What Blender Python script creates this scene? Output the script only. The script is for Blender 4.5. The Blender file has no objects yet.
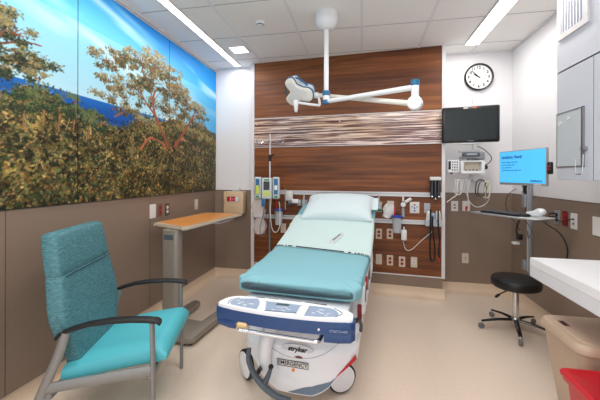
import bpy, bmesh, math, random
import numpy as np
from mathutils import Vector, Matrix, noise

random.seed(7)
C = bpy.context.scene.collection
PI = math.pi
R = math.radians

# ------------------------------------------------------------------ materials
def lin(c):
    return tuple(((v/255)/12.92 if v/255 <= .04045 else ((v/255+.055)/1.055)**2.4) for v in c)

MATS = {}
def M(name, col, rough=.5, metal=0.0, emit=None, estr=1.0, alpha=1.0, trans=0.0, coat=0.0, var=0.0, vscale=30, vstretch=(1,1,1), bump=0.0):
    if name in MATS: return MATS[name]
    m = bpy.data.materials.new(name); m.use_nodes = True
    nt = m.node_tree; b = nt.nodes['Principled BSDF']
    c = lin(col)
    b.inputs['Base Color'].default_value = (*c, 1)
    b.inputs['Roughness'].default_value = rough
    b.inputs['Metallic'].default_value = metal
    b.inputs['Alpha'].default_value = alpha
    b.inputs['Transmission Weight'].default_value = trans
    b.inputs['Coat Weight'].default_value = coat
    b.inputs['Coat Roughness'].default_value = .15
    if emit:
        b.inputs['Emission Color'].default_value = (*lin(emit), 1); b.inputs['Emission Strength'].default_value = estr
    if var or bump:
        tc = nt.nodes.new('ShaderNodeTexCoord'); mp = nt.nodes.new('ShaderNodeMapping'); nz = nt.nodes.new('ShaderNodeTexNoise')
        mp.inputs['Scale'].default_value = vstretch
        nz.inputs['Scale'].default_value = vscale; nz.inputs['Detail'].default_value = 5
        nt.links.new(tc.outputs['Object'], mp.inputs['Vector']); nt.links.new(mp.outputs['Vector'], nz.inputs['Vector'])
        if var:
            rp = nt.nodes.new('ShaderNodeValToRGB')
            rp.color_ramp.elements[0].position = .3; rp.color_ramp.elements[1].position = .7
            rp.color_ramp.elements[0].color = (*[max(0, v*(1-var)) for v in c], 1)
            rp.color_ramp.elements[1].color = (*[min(1, v*(1+var)) for v in c], 1)
            nt.links.new(nz.outputs['Fac'], rp.inputs['Fac']); nt.links.new(rp.outputs['Color'], b.inputs['Base Color'])
        if bump:
            bp = nt.nodes.new('ShaderNodeBump'); bp.inputs['Strength'].default_value = bump; bp.inputs['Distance'].default_value = .002
            nt.links.new(nz.outputs['Fac'], bp.inputs['Height']); nt.links.new(bp.outputs['Normal'], b.inputs['Normal'])
    MATS[name] = m
    return m

def ramp_mat(name, stops, scale, stretch, detail=6, rough=.4, distortion=0.0, coat=0.0, second=None):
    m = bpy.data.materials.new(name); m.use_nodes = True
    nt = m.node_tree; b = nt.nodes['Principled BSDF']; b.inputs['Roughness'].default_value = rough; b.inputs['Coat Weight'].default_value = coat
    tc = nt.nodes.new('ShaderNodeTexCoord'); mp = nt.nodes.new('ShaderNodeMapping'); nz = nt.nodes.new('ShaderNodeTexNoise')
    mp.inputs['Scale'].default_value = stretch
    nz.inputs['Scale'].default_value = scale; nz.inputs['Detail'].default_value = detail; nz.inputs['Distortion'].default_value = distortion
    rp = nt.nodes.new('ShaderNodeValToRGB'); cr = rp.color_ramp
    while len(cr.elements) < len(stops): cr.elements.new(.5)
    for e, (p, c) in zip(cr.elements, stops): e.position = p; e.color = (*lin(c), 1)
    nt.links.new(tc.outputs['Object'], mp.inputs['Vector']); nt.links.new(mp.outputs['Vector'], nz.inputs['Vector'])
    nt.links.new(nz.outputs['Fac'], rp.inputs['Fac'])
    out = rp.outputs['Color']
    if second:
        s2, st2, cA, cB = second
        mp2 = nt.nodes.new('ShaderNodeMapping'); nz2 = nt.nodes.new('ShaderNodeTexNoise'); mp2.inputs['Scale'].default_value = st2
        nz2.inputs['Scale'].default_value = s2; nz2.inputs['Detail'].default_value = 3
        rp2 = nt.nodes.new('ShaderNodeValToRGB'); rp2.color_ramp.elements[0].position = .35; rp2.color_ramp.elements[1].position = .65
        rp2.color_ramp.elements[0].color = (*lin(cA), 1); rp2.color_ramp.elements[1].color = (*lin(cB), 1)
        mx = nt.nodes.new('ShaderNodeMixRGB'); mx.blend_type = 'MULTIPLY'; mx.inputs['Fac'].default_value = 1
        nt.links.new(tc.outputs['Object'], mp2.inputs['Vector']); nt.links.new(mp2.outputs['Vector'], nz2.inputs['Vector'])
        nt.links.new(nz2.outputs['Fac'], rp2.inputs['Fac'])
        nt.links.new(out, mx.inputs['Color1']); nt.links.new(rp2.outputs['Color'], mx.inputs['Color2']); out = mx.outputs['Color']
    nt.links.new(out, b.inputs['Base Color'])
    return m

white_paint = M('white_paint', (233,232,234), .6, var=.01, vscale=3)
ceil_mat = M('ceiling_tile', (243,241,238), .95, var=.02, vscale=160)
grid_mat = M('ceiling_grid', (230,230,232), .6)
seam_mat = M('ceiling_seam', (188,188,192), .8)
floor_mat = M('sheet_vinyl', (233,215,197), .26, var=.025, vscale=45, coat=.3)
base_mat = M('coved_vinyl', (222,198,172), .4, var=.02, vscale=45)
cap_mat = M('cap_strip', (196,178,158), .4)
wains_mat = M('wall_protection', (138,119,104), .42, var=.03, vscale=90)
wains_edge = M('wall_protection_joint', (92,78,68), .5)
wood_mat = ramp_mat('brown_laminate', [(0,(72,34,10)),(.38,(116,64,26)),(.55,(140,82,38)),(.75,(160,98,52)),(1,(178,116,70))], 5.0, (.35,.35,7), 8, .5, .2,
                    second=(2.0, (.25,.25,2.2), (196,180,160), (255,250,236)))
band_mat = ramp_mat('reed_resin', [(0,(66,40,42)),(.42,(98,66,62)),(.48,(140,106,102)),(.525,(196,166,152)),(.57,(246,232,224)),(1,(255,252,248))], 10.0, (.2,.2,10), 3, .2, .7, .4,
                    second=(2.2, (.8,.8,3), (255,250,255), (244,222,192)))
white_trim = M('white_trim', (226,224,224), .35)
alu = M('satin_aluminium', (200,202,204), .3, .75)
rail_white = M('rail_white', (214,214,216), .35, .2)
chrome = M('chrome', (215,217,220), .12, 1)
steel = M('brushed_steel', (160,162,165), .3, .9)
grey_pow = M('grey_powder', (142,142,140), .45, .35)
taupe = M('taupe_metal', (150,142,132), .42, .25)
black_pl = M('black_plastic', (16,16,18), .5)
black_vinyl = M('black_vinyl', (24,24,27), .38, bump=.3, vscale=200)
dark_grey = M('dark_grey_plastic', (78,88,96), .5)
white_pl = M('white_plastic', (232,234,236), .28, coat=.3)
white_gloss = M('white_gloss_shell', (238,241,245), .2, coat=.6)
shell_grey = M('shell_grey', (212,216,221), .3, coat=.3)
line_grey = M('line_grey', (120,125,132), .5)
blue_pl = M('navy_blue_bumper', (12,62,116), .32, coat=.4)
pad_blue = M('membrane_blue_grey', (146,164,188), .35)
pad_dark = M('display_green_grey', (62,84,82), .3)
ivory = M('ivory_plate', (212,200,180), .45)
plate_white = M('plate_white', (228,226,222), .4)
red_pl = M('red_plastic', (196,20,38), .38, coat=.2)
red_out = M('red_receptacle', (150,28,34), .4)
maroon = M('maroon_label', (120,24,30), .4)
beige_pl = M('beige_plastic', (196,172,150), .45, var=.015, vscale=20)
beige_box = M('beige_enamel', (214,186,150), .4)
yellow = M('yellow_plastic', (240,196,40), .4)
orange = M('orange_sticker', (238,140,50), .5)
green_pl = M('green_plastic', (40,130,80), .4)
lblue = M('blue_label', (38,104,150), .4)
lime = M('lime_label', (206,216,60), .5)
pump_grey = M('pump_grey', (196,204,206), .4)
clear = M('clear_plastic', (225,232,236), .12, alpha=.35)
clear_bag = M('clear_bag', (222,210,206), .2, alpha=.55)
royal = M('royal_blue', (34,66,160), .35)
bone = M('bone_enamel', (238,234,224), .3, coat=.3)
lens = M('lens_grey', (222,224,222), .4, var=.22, vscale=180)
teal_cap = M('teal_blue_band', (20,104,150), .35)
oak = ramp_mat('honey_oak', [(0,(196,118,48)),(.5,(218,142,66)),(1,(232,164,92))], 4, (9,.7,1), 5, .35)
counter_mat = M('white_solid_surface', (240,240,242), .3)
apron_mat = M('white_apron', (222,224,228), .45)
screen_dark = M('dark_glass', (14,26,28), .3)
bezel = M('black_bezel', (14,15,17), .3)
screen_blue = M('screen_blue', (70,176,232), .3, emit=(84,184,238), estr=.78)
screen_text = M('screen_text', (12,70,124), .4, emit=(10,70,130), estr=.4)
screen_off = M('pump_screen', (30,40,44), .15)
silver_frame = M('silver_frame', (170,174,180), .35, .5)
cab_mat = M('cabinet_white', (206,211,222), .45)
board_mat = M('board_grey', (196,206,212), .25)
gap_mat = M('shadow_gap_dark', (96,92,98), .8)
vent_dark = M('vent_dark', (140,132,146), .8)
clock_face = M('clock_face', (244,244,242), .4)
blank = M('pillow_white', (210,224,227), .75, bump=.25, vscale=14)
drape = M('draw_sheet_white', (198,219,217), .8, bump=.3, vscale=18)
hem = M('hem_navy', (30,52,66), .8)
teal_sheet = M('fitted_sheet_teal', (128,180,190), .8, bump=.5, vscale=9)
mat_core = M('mattress_grey', (90,100,112), .7)
chair_pat = ramp_mat('teal_woven', [(0,(44,88,98)),(.42,(62,112,121)),(.58,(82,134,142)),(1,(120,168,172))], 48, (1,.8,4.5), 4, .62, .6)
chair_teal = M('teal_vinyl', (84,186,198), .48, bump=.15, vscale=120)
cord_white = M('cord_white', (226,224,220), .5)
cord_black = M('cord_black', (18,18,20), .5)
cord_cream = M('cord_cream', (214,206,186), .5)
emit_white = M('light_diffuser', (255,255,255), .5, emit=(255,252,248), estr=5.0)
ss_wheel = M('grey_rubber', (110,108,106), .6)

# ------------------------------------------------------------------ mesh builder
def smooth_pts(pts, n=6, closed=False):
    P = [Vector(p) for p in pts]
    if len(P) < 3: return P
    out = []
    N = len(P); rng = range(N if closed else N-1)
    for i in rng:
        if closed: p0, p1, p2, p3 = P[(i-1) % N], P[i], P[(i+1) % N], P[(i+2) % N]
        else: p0, p1, p2, p3 = P[max(i-1,0)], P[i], P[i+1], P[min(i+2,N-1)]
        for k in range(n):
            t = k/n
            out.append(.5*((2*p1)+(-p0+p2)*t+(2*p0-5*p1+4*p2-p3)*t*t+(-p0+3*p1-3*p2+p3)*t**3))
    if not closed: out.append(P[-1])
    return out

class MB:
    def __init__(s): s.bm = bmesh.new(); s.T = Matrix.Identity(4)
    def add(s, t, Mx=None):
        Mx = s.T @ (Mx or Matrix.Identity(4))
        vm = {}
        for v in t.verts: vm[v] = s.bm.verts.new(Mx @ v.co)
        for f in t.faces:
            try: s.bm.faces.new([vm[v] for v in f.verts])
            except ValueError: pass
        t.free(); return s
    def box(s, x0, x1, y0, y1, z0, z1, bev=0.0, seg=2, Mx=None):
        t = bmesh.new()
        vs = [t.verts.new((x,y,z)) for x in (x0,x1) for y in (y0,y1) for z in (z0,z1)]
        for q in ((0,1,3,2),(4,6,7,5),(0,4,5,1),(2,3,7,6),(0,2,6,4),(1,5,7,3)): t.faces.new([vs[i] for i in q])
        if bev: bmesh.ops.bevel(t, geom=t.edges[:], offset=bev, segments=seg, profile=.5, affect='EDGES')
        return s.add(t, Mx)
    def loft(s, loops, cap=True, closed=True, Mx=None):
        t = bmesh.new(); L = [[t.verts.new(Vector(p)) for p in lp] for lp in loops]
        n = len(L[0])
        for a, b in zip(L, L[1:]):
            for i in range(n if closed else n-1):
                j = (i+1) % n
                t.faces.new((a[i], a[j], b[j], b[i]))
        if cap and closed:
            t.faces.new(L[0][::-1]); t.faces.new(L[-1])
        return s.add(t, Mx)
    def prism(s, poly, z0, z1, bev=0.0, seg=2, Mx=None):
        t = bmesh.new(); b = [t.verts.new((x,y,z0)) for x, y in poly]; u = [t.verts.new((x,y,z1)) for x, y in poly]
        n = len(poly); t.faces.new(b[::-1]); t.faces.new(u)
        for i in range(n): j = (i+1) % n; t.faces.new((b[i], b[j], u[j], u[i]))
        if bev:
            ed = [e for e in t.edges if abs(e.verts[0].co.z-e.verts[1].co.z) < 1e-6]
            bmesh.ops.bevel(t, geom=ed, offset=bev, segments=seg, profile=.5, affect='EDGES')
        return s.add(t, Mx)
    def cyl(s, p0, p1, r0, r1=None, n=20, bev=0.0):
        r1 = r0 if r1 is None else r1
        p0 = Vector(p0); p1 = Vector(p1); d = (p1-p0); L = d.length; q = d.to_track_quat('Z','Y').to_matrix().to_4x4()
        prof = [(r0,0),(r1,L)] if not bev else [(r0-bev,0),(r0,bev),(r1,L-bev),(r1-bev,L)]
        loops = [[(r*math.cos(2*PI*i/n), r*math.sin(2*PI*i/n), z) for i in range(n)] for r, z in prof]
        return s.loft(loops, Mx=Matrix.Translation(p0) @ q)
    def lathe(s, prof, c=(0,0,0), n=28, Mx=None):
        loops = [[(c[0]+max(r,.0004)*math.cos(2*PI*i/n), c[1]+max(r,.0004)*math.sin(2*PI*i/n), c[2]+z) for i in range(n)] for r, z in prof]
        return s.loft(loops, Mx=Mx)
    def tube(s, pts, r, n=8, sm=6, closed=False, flat=None, up=(0,0,1)):
        P = smooth_pts(pts, sm, closed) if sm else [Vector(p) for p in pts]
        N = len(P); loops = []
        rr = r if isinstance(r, (list,tuple)) else None
        prev = None
        for i, p in enumerate(P):
            a = P[(i-1) % N] if closed else P[max(i-1,0)]; b = P[(i+1) % N] if closed else P[min(i+1,N-1)]
            d = (b-a)
            if d.length < 1e-9: d = Vector((0,0,1))
            d.normalize()
            if prev is None:
                u = Vector(up)
                if abs(u.dot(d)) > .95: u = Vector((1,0,0)) if abs(d.x) < .9 else Vector((0,1,0))
            else: u = prev
            u = (u-d*u.dot(d))
            if u.length < 1e-6: u = d.orthogonal()
            u.normalize(); prev = u; w = d.cross(u)
            if rr: q = i/(N-1)*(len(rr)-1); k = min(int(q), len(rr)-2); ra = rr[k]+(rr[k+1]-rr[k])*(q-k)
            else: ra = r
            ru, rw = (ra, ra) if not flat else (ra*flat, ra)
            loops.append([p+u*ru*math.cos(2*PI*j/n)+w*rw*math.sin(2*PI*j/n) for j in range(n)])
        if closed: loops.append(loops[0]); return s.loft(loops, cap=False)
        return s.loft(loops)
    def ell(s, c, r, n=20, m=12, e=1.0, Mx=None):
        loops = []
        sg = lambda v: math.copysign(abs(v)**e, v)
        for i in range(m+1):
            a = -PI/2+PI*i/m; cz = sg(math.sin(a)); cr = max(abs(math.cos(a))**e, .002)
            loops.append([(c[0]+r[0]*cr*sg(math.cos(2*PI*j/n)), c[1]+r[1]*cr*sg(math.sin(2*PI*j/n)), c[2]+r[2]*cz) for j in range(n)])
        return s.loft(loops, Mx=Mx)
    def build(s, name, mat, parent=None, sharp=38):
        bm = s.bm
        bmesh.ops.recalc_face_normals(bm, faces=bm.faces[:])
        me = bpy.data.meshes.new(name)
        for f in bm.faces: f.smooth = True
        cs = R(sharp)
        for e in bm.edges:
            if len(e.link_faces) == 2 and e.calc_face_angle(0) > cs: e.smooth = False
        bm.to_mesh(me); bm.free()
        me.materials.append(mat)
        o = bpy.data.objects.new(name, me); C.objects.link(o)
        if parent: o.parent = parent
        return o

def thing(name, label, cat, loc=(0,0,0), rz=0.0, group=None, rot=None):
    o = bpy.data.objects.new(name, None); C.objects.link(o); o.empty_display_size = .05
    o.location = loc; o.rotation_euler = rot if rot else (0,0,rz)
    o['label'] = label; o['category'] = cat
    if group: o['group'] = group
    return o
def tag(o, label, cat, group=None, loc=None, rz=None):
    o['label'] = label; o['category'] = cat
    if group: o['group'] = group
    if loc: o.location = loc
    if rz is not None: o.rotation_euler = (0,0,rz)
    return o
def struct(name, mb, mat, **k):
    o = mb.build(name, mat, **k); o['kind'] = 'structure'; return o
def B(*a, **k): return MB().box(*a, **k)

def text(name, body, size, mat, parent, Mx, extrude=.0004, align='CENTER', bold=0.0, shear=0.0, spacing=1.0):
    cu = bpy.data.curves.new(name, 'FONT'); cu.body = body; cu.size = size; cu.extrude = extrude; cu.align_x = align; cu.align_y = 'CENTER'
    cu.offset = bold; cu.shear = shear; cu.space_character = spacing; cu.resolution_u = 3
    t = bpy.data.objects.new(name, cu); C.objects.link(t)
    bpy.context.view_layer.update()
    me = bpy.data.meshes.new_from_object(t.evaluated_get(bpy.context.evaluated_depsgraph_get()))
    bpy.data.objects.remove(t); bpy.data.curves.remove(cu)
    me.name = name; me.transform(Mx); me.materials.clear(); me.materials.append(mat)
    o = bpy.data.objects.new(name, me); C.objects.link(o); o.parent = parent
    return o
FACE_FRONT = Matrix.Rotation(R(90), 4, 'X')       # text lying in local xz, read from -y
def TF(x, y, z, extra=None):
    m = Matrix.Translation((x,y,z)) @ FACE_FRONT
    return m @ extra if extra else m

# ------------------------------------------------------------------ dimensions (metres)
XL, XR, YB, ZC = -1.92, 1.644, 3.98, 2.732
YF = -1.4
WT = 1.124                       # top of the brown wall protection

# ------------------------------------------------------------------ room shell
struct('floor', B(XL-.1, XR+.1, YF, YB+.1, -.1, 0), floor_mat)
struct('ceiling', B(XL-.1, XR+.1, YF, YB+.1, ZC, ZC+.1), ceil_mat)
struct('wall_left', B(XL-.1, XL, YF, YB+.1, 0, ZC), white_paint)
struct('wall_right', B(XR, XR+.1, YF, YB+.1, 0, ZC), white_paint)
struct('wall_back', B(XL, XR, YB, YB+.1, 0, ZC), white_paint)

def cove(p0, p1, nrm, name):
    """coved vinyl base: quarter-round profile swept from p0 to p1, nrm points into the room"""
    prof = [(0,.1),(.006,.1),(.008,.06),(.014,.035),(.03,.014),(.06,.003),(.085,.0008),(0,.0008)]
    loops = [[(p[0]+nrm[0]*a, p[1]+nrm[1]*a, z) for a, z in prof] for p in (p0, p1)]
    struct(name, MB().loft(loops), base_mat, sharp=80)
cove((XL,YF), (XL,YB), (1,0), 'baseboard_left')
cove((XL,YB), (XR,YB), (0,-1), 'baseboard_back')
cove((XR,YB), (XR,YF), (-1,0), 'baseboard_right')

# wainscot (rigid wall protection) with its joints
m = MB(); m.box(XL, XL+.004, YF, YB, .1, WT)
struct('trim_1', m, wains_mat)
m = MB(); m.box(XL, XR, YB-.004, YB, .1, WT); struct('trim_2', m, wains_mat)
m = MB(); m.box(XR-.004, XR, YF, YB, .1, WT); struct('trim_3', m, wains_mat)
m = MB()
for y in (1.42, 2.64): m.box(XL+.004, XL+.0052, y-.002, y+.002, .1, WT)
m.box(XL, XL+.006, YF, YB, WT, WT+.006); m.box(XL, XR, YB-.006, YB, WT, WT+.006); m.box(XR-.006, XR, YF, YB, WT, WT+.006)
struct('trim_4', m, wains_edge)
m = MB(); m.box(XL, XL+.009, YF, YB, .097, .104); m.box(XR-.009, XR, YF, YB, .097, .104)
struct('trim_5', m, cap_mat)

# ceiling grid
g0, r0, TS = -.618, 2.483, .61
m = MB(); s2 = MB()
for k in range(-1, 4):
    x = g0+k*TS
    if XL < x < XR: m.box(x-.013, x+.013, YF, YB, ZC-.003, ZC)
for k in range(-6, 3):
    y = r0+k*TS
    s2.box(XL, XR, y-.005, y+.005, ZC-.002, ZC)
m.box(XL, XL+.025, YF, YB, ZC-.028, ZC); m.box(XL, XR, YB-.02, YB, ZC-.012, ZC); m.box(XR-.02, XR, YF, YB, ZC-.014, ZC)
struct('trim_6', m, grid_mat); struct('trim_7', s2, seam_mat)

# ------------------------------------------------------------------ lights of the room, plus added fill lamps
def linear_light(x0, x1, y0, y1, label, power, mat=emit_white):
    t = thing('linear_ceiling_light', label, 'ceiling light', ((x0+x1)/2, (y0+y1)/2, ZC-.012), group=None)
    w, l = (x1-x0)/2, (y1-y0)/2
    m = MB(); m.box(-w-.01, w+.01, -l-.01, -l, 0, .012); m.box(-w-.01, w+.01, l, l+.01, 0, .012); m.box(-w-.01, -w, -l, l, 0, .012); m.box(w, w+.01, -l, l, 0, .012)
    m.build('housing', white_trim, t)
    B(-w, w, -l, l, .003, .012).build('diffuser', mat, t)
    la = bpy.data.lights.new('linear_lamp', 'AREA'); la.shape = 'RECTANGLE'; la.size = x1-x0; la.size_y = y1-y0; la.energy = power; la.color = (1,.965,.93)
    lo = bpy.data.objects.new('linear_lamp', la); C.objects.link(lo); lo.parent = t; lo.location = (0,0,-.006)
    return t
linear_light(-1.61, -1.535, .2, 3.9, 'long narrow strip light running beside the forest mural', 21)
linear_light(1.075, 1.21, 2.3, 3.72, 'shorter wider strip light in the ceiling above the wall clock', 15)
t = thing('square_downlight', 'small square recessed light near the mural end of the ceiling', 'ceiling light', (-1.355,3.395,ZC-.012))
m = MB(); m.box(-.1,.1,-.1,-.085,0,.012); m.box(-.1,.1,.085,.1,0,.012); m.box(-.1,-.085,-.085,.085,0,.012); m.box(.085,.1,-.085,.085,0,.012); m.build('frame', white_trim, t)
B(-.085,.085,-.085,.085,.003,.012).build('diffuser', emit_white, t)

def lamp(name, loc, sx, sy, power, rot=(0,0,0), col=(1,.96,.92)):
    la = bpy.data.lights.new(name, 'AREA'); la.shape = 'RECTANGLE'; la.size = sx; la.size_y = sy; la.energy = power; la.color = col
    lo = bpy.data.objects.new(name, la); C.objects.link(lo); lo.location = loc; lo.rotation_euler = rot
    return lo
lamp('ceiling_fill_lamp', (-.2,-.4,ZC-.02), 1.1, 1.1, 38)  # fill lamp added behind the camera, no fixture there
lamp('ceiling_fill_lamp', (-.1,1.5,ZC-.02), .6, .6, 20)  # second added fill, overhead and out of view

w = bpy.data.worlds.new('World'); bpy.context.scene.world = w; w.use_nodes = True
w.node_tree.nodes['Background'].inputs['Color'].default_value = (.95,.95,1,1)
w.node_tree.nodes['Background'].inputs['Strength'].default_value = 1.75

# ------------------------------------------------------------------ headwall
HA = R(-4.596)
HL = Vector((-1.349, 3.882, 0)); HE = Vector((math.cos(HA), math.sin(HA), 0)); HN = Vector((-HE.y, HE.x, 0))
HWID = 2.21
def HP(s, z, off=0.0):
    p = HL+HE*s-HN*off; return (p.x, p.y, z)
def hw(mb, name, mat):
    mb.bm.transform(Matrix.Translation(HL) @ Matrix.Rotation(HA, 4, 'Z')); return struct(name, mb, mat)
# solid body (wedge to the wall behind), wood lower / upper, band and trims, in local x along, y into the wall
mb = MB()
gap = [(0.0,.004),(HWID,.004),(HWID,.26),(0.0,.09)]
mb.prism(gap, .0, ZC); hw(mb, 'wall_headboard', white_paint)
def wood(z0, z1, nm): hw(B(.012, HWID-.012, -.008, .004, z0, z1, .001, 1), nm, wood_mat)
wood(2.037, ZC, 'trim_8'); wood(1.145, 1.672, 'trim_9'); wood(.228, 1.145, 'trim_10'); 
hw(B(.012, HWID-.012, -.012, .004, 1.68, 2.028, .002, 1), 'trim_11', band_mat)
m = MB(); m.box(-.03, .012, -.016, .03, .1, ZC); m.box(HWID-.012, HWID+.022, -.016, .04, .215, ZC)
hw(m, 'trim_12', white_trim)
m = MB(); m.box(.012, HWID-.012, -.014, 0, 2.028, 2.037); m.box(.012, HWID-.012, -.014, 0, 1.672, 1.68); m.box(.012, HWID-.012, -.014, .004, .216, .228)
hw(m, 'trim_13', white_trim)
hw(B(-.0, HWID, -.004, .004, .1, .216), 'trim_14', wains_mat)
hm_ = MB(); prf = [(0,.1),(-.006,.1),(-.008,.06),(-.014,.035),(-.03,.014),(-.06,.003),(-.085,.0008),(0,.0008)]
hm_.loft([[(x_, a_-.002, b_) for a_, b_ in prf] for x_ in (-.02, HWID+.02)]); hw(hm_, 'baseboard_headwall', base_mat)
m = MB(); m.box(.012, HWID-.012, -.0085, 0, 2.4, 2.402)
hw(m, 'trim_15', gap_mat)
# equipment rails
for z0, z1, lab in ((1.092,1.141,'upper aluminium equipment rail across the wooden headwall'), (.79,.838,'lower aluminium equipment rail across the wooden headwall behind the bed')):
    t = thing('equipment_rail', lab, 'rail', HP(0, z0, .008), HA, group=None); h = z1-z0
    m = MB(); m.box(.014, HWID-.014, -.022, 0, 0, h*.36, .002, 1); m.box(.014, HWID-.014, -.022, 0, h*.64, h, .002, 1); m.box(.014, HWID-.014, -.008, 0, h*.3, h*.7); m.build('rail_body', rail_white, t)
    B(.012, .018, -.026, 0, -.003, h+.003).build('end_cap', alu, t); B(HWID-.018, HWID-.012, -.026, 0, -.003, h+.003).build('end_cap', alu, t)
# standoff studs on the resin band
for s in (.043, 1.094, 2.16):
    for z in (1.958, 1.755):
        tag(MB().lathe([(0,0),(.009,0),(.009,.006),(.004,.009),(0,.009)], Mx=Matrix.Rotation(R(90),4,'X')).build('standoff_stud', chrome),
            'chrome standoff stud on the wavy band, %s %s' % ('upper' if z > 1.9 else 'lower', {.043:'left end by the white column',1.094:'middle under the surgical light pole',2.16:'right end beside the black monitor'}[s]), 'stud', 'standoff studs', HP(s, z, .013), HA)

# ------------------------------------------------------------------ outlets and wall plates
def plate(name, label, loc, rz, w=.07, h=.115, kind='duplex', pm=ivory, rm=red_out, group=None):
    t = thing(name, label, 'wall plate' if kind == 'blank' else 'outlet' if kind in ('duplex','data') else 'switch', loc, rz, group)
    B(-w/2, w/2, -.006, 0, -h/2, h/2, .002, 1).build('cover_plate', pm, t)
    if kind == 'duplex':
        for z in (-.021, .021):
            r = MB().cyl((0,-.006,z), (0,-.009,z), .0165, n=16).build('receptacle', rm, t)
            m = MB(); m.box(-.007,-.005,-.0096,-.009,z-.004+.002,z+.006); m.box(.005,.007,-.0096,-.009,z-.002,z+.006); m.cyl((0,-.009,z-.008),(0,-.0096,z-.008),.0022,n=8); m.build('slot', black_pl, t)
    elif kind == 'switch':
        B(-.008,.008,-.012,-.006,-.016,.016,.002,1).build('toggle', rm, t)
    elif kind == 'data':
        for z in (-.02,.015): B(-.01,.01,-.0085,-.006,z-.008,z+.008,.001,1).build('jack', rm, t)
    elif kind == 'round':
        MB().cyl((0,-.006,0),(0,-.010,0),.022,n=20).build('gas_port', rm, t)
        MB().cyl((0,-.010,0),(0,-.013,0),.010,n=16).build('port_core', steel, t)
    return t
for s, z, lab, kind, rm in (
    (1.541,.665,'red duplex outlet on the headwall nearest the bed, upper row','duplex',red_out),
    (1.662,.67,'red duplex outlet directly under the blue-lidded canister','duplex',red_out),
    (.40,.675,'outlet low on the headwall below the left canister','duplex',ivory),
    (.515,.68,'outlet on the headwall nearest the pillow side left of bed','duplex',ivory),
    (1.541,.376,'blank ivory plate nearest the bed in the lowest row','blank',red_out),
    (1.663,.373,'red duplex outlet left of its twin in the lowest row','duplex',red_out),
    (1.792,.366,'red duplex outlet second from right in the lowest row','duplex',red_out),
    (1.918,.37,'round gas port plate at right of the lowest row','round',plate_white)):
    plate('outlet' if kind != 'blank' else 'blank_plate', lab, HP(s,z,.008), HA, .068, .115, kind, ivory, rm, 'headwall outlets')
t = thing('medical_gas_panel', 'square white three-port panel between the canister and right basket', 'outlet', HP(1.922,.973,.008), HA)
B(-.05,.05,-.012,0,-.062,.062,.004,2).build('cover_plate', plate_white, t)
for x, z, mt in ((0,.03,red_out),(0,-.005,royal),(0,-.035,royal),(-.025,.01,pad_blue),(.025,.01,pad_blue)): MB().cyl((x,-.012,z),(x,-.016,z),.009,n=12).build('port', mt, t)
plate('outlet', 'grey metal wall plate on headwall above the clear basket', HP(2.052,.97,.008), HA, .062, .11, 'blank', silver_frame, red_out)
plate('outlet', 'small tan gas plate above the blue-lidded canister', HP(1.667,1.01,.008), HA, .075, .06, 'blank', ivory, red_out)

def flowmeter(s, label, gm=green_pl):
    t = thing('flowmeter', label, 'flowmeter', HP(s, .97, .008), HA)
    B(-.034,.034,-.008,0,-.06,.06,.003,1).build('outlet_plate', silver_frame, t)
    MB().cyl((0,-.034,-.02),(0,-.034,.13),.010,n=14).build('gauge_tube', clear, t)
    MB().cyl((0,-.034,-.05),(0,-.034,-.018),.016,n=14,bev=.003).build('valve_body', gm, t)
    MB().cyl((0,-.008,-.01),(0,-.04,-.01),.011,n=12).build('stem', chrome, t)
    MB().cyl((.01,-.034,-.035),(.034,-.034,-.035),.010,n=10).build('knob', gm, t)
    return t
flowmeter(1.541, 'green-knobbed flowmeter on the headwall just right of the pillow')
flowmeter(.67, 'green-knobbed flowmeter on the headwall just left of the pillow')

def canister(s, z, label, off=.03):
    t = thing('suction_canister', label, 'canister', HP(s, z, off+.07), HA)
    MB().lathe([(.0,-.17),(.042,-.17),(.052,-.01),(.052,0),(.049,0),(.040,-.165),(0,-.165)], n=24).build('cup', clear, t)
    MB().lathe([(0,.004),(.056,-.004),(.064,.0),(.064,.010),(.05,.016),(.02,.022),(0,.022)], n=24).build('lid', royal, t)
    MB().cyl((-.022,0,.02),(-.022,0,.115),.011,.008,n=12).build('port_spout', red_pl, t)
    B(-.012,.012,.03,.072,-.03,.0).build('bracket', alu, t)
    return t
canister(1.735, .872, 'clear suction canister with blue lid and red spout on the headwall')
canister(.37, .90, 'clear suction canister with blue lid behind the infusion pole', .03)

t = thing('vacuum_regulator', 'chrome and dark vacuum regulator with white knob right of the pillow', 'regulator', HP(1.80,.99,.008), HA)
MB().cyl((0,0,.02),(0,-.07,.02),.020,n=18,bev=.003).build('body', alu, t)
MB().cyl((0,-.07,.02),(0,-.085,.02),.034,n=22,bev=.004).build('gauge', dark_grey, t)
MB().cyl((0,-.085,.02),(0,-.087,.02),.026,n=22).build('gauge_face', plate_white, t)
MB().cyl((0,-.045,.03),(0,-.045,.11),.012,.009,n=14).build('white_knob', bone, t)
MB().cyl((.02,-.05,.04),(.085,-.05,.085),.018,n=14,bev=.003).build('adjuster', plate_white, t)
MB().cyl((0,-.05,-.0),(.0,-.05,-.12),.016,n=12).build('trap_jar', clear, t)
t = thing('glove_sleeve', 'crumpled white plastic sleeve leaning left of the blue-lidded canister', 'bag', HP(1.645,.93,.045), HA)
lp = []
for i, (z, w0, dx) in enumerate(((-.075,.03,-.02),(-.06,.062,-.01),(-.02,.062,.005),(.03,.06,.0),(.075,.045,.01),(.09,.02,.0))):
    lp.append([(dx+w0*math.cos(a)*(1+.15*math.sin(3*a+i)), -.01+.024*math.sin(a)*(1+.3*math.sin(2*a+i*2)), z+.01*math.sin(2*a+i)) for a in [2*PI*k/18 for k in range(18)]])
MB().loft(lp).build('sleeve', plate_white, t, sharp=60)
t = thing('suction_trap', 'small white filter trap hanging beside the right canister', 'trap', HP(1.81,.675,.03), HA)
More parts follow.
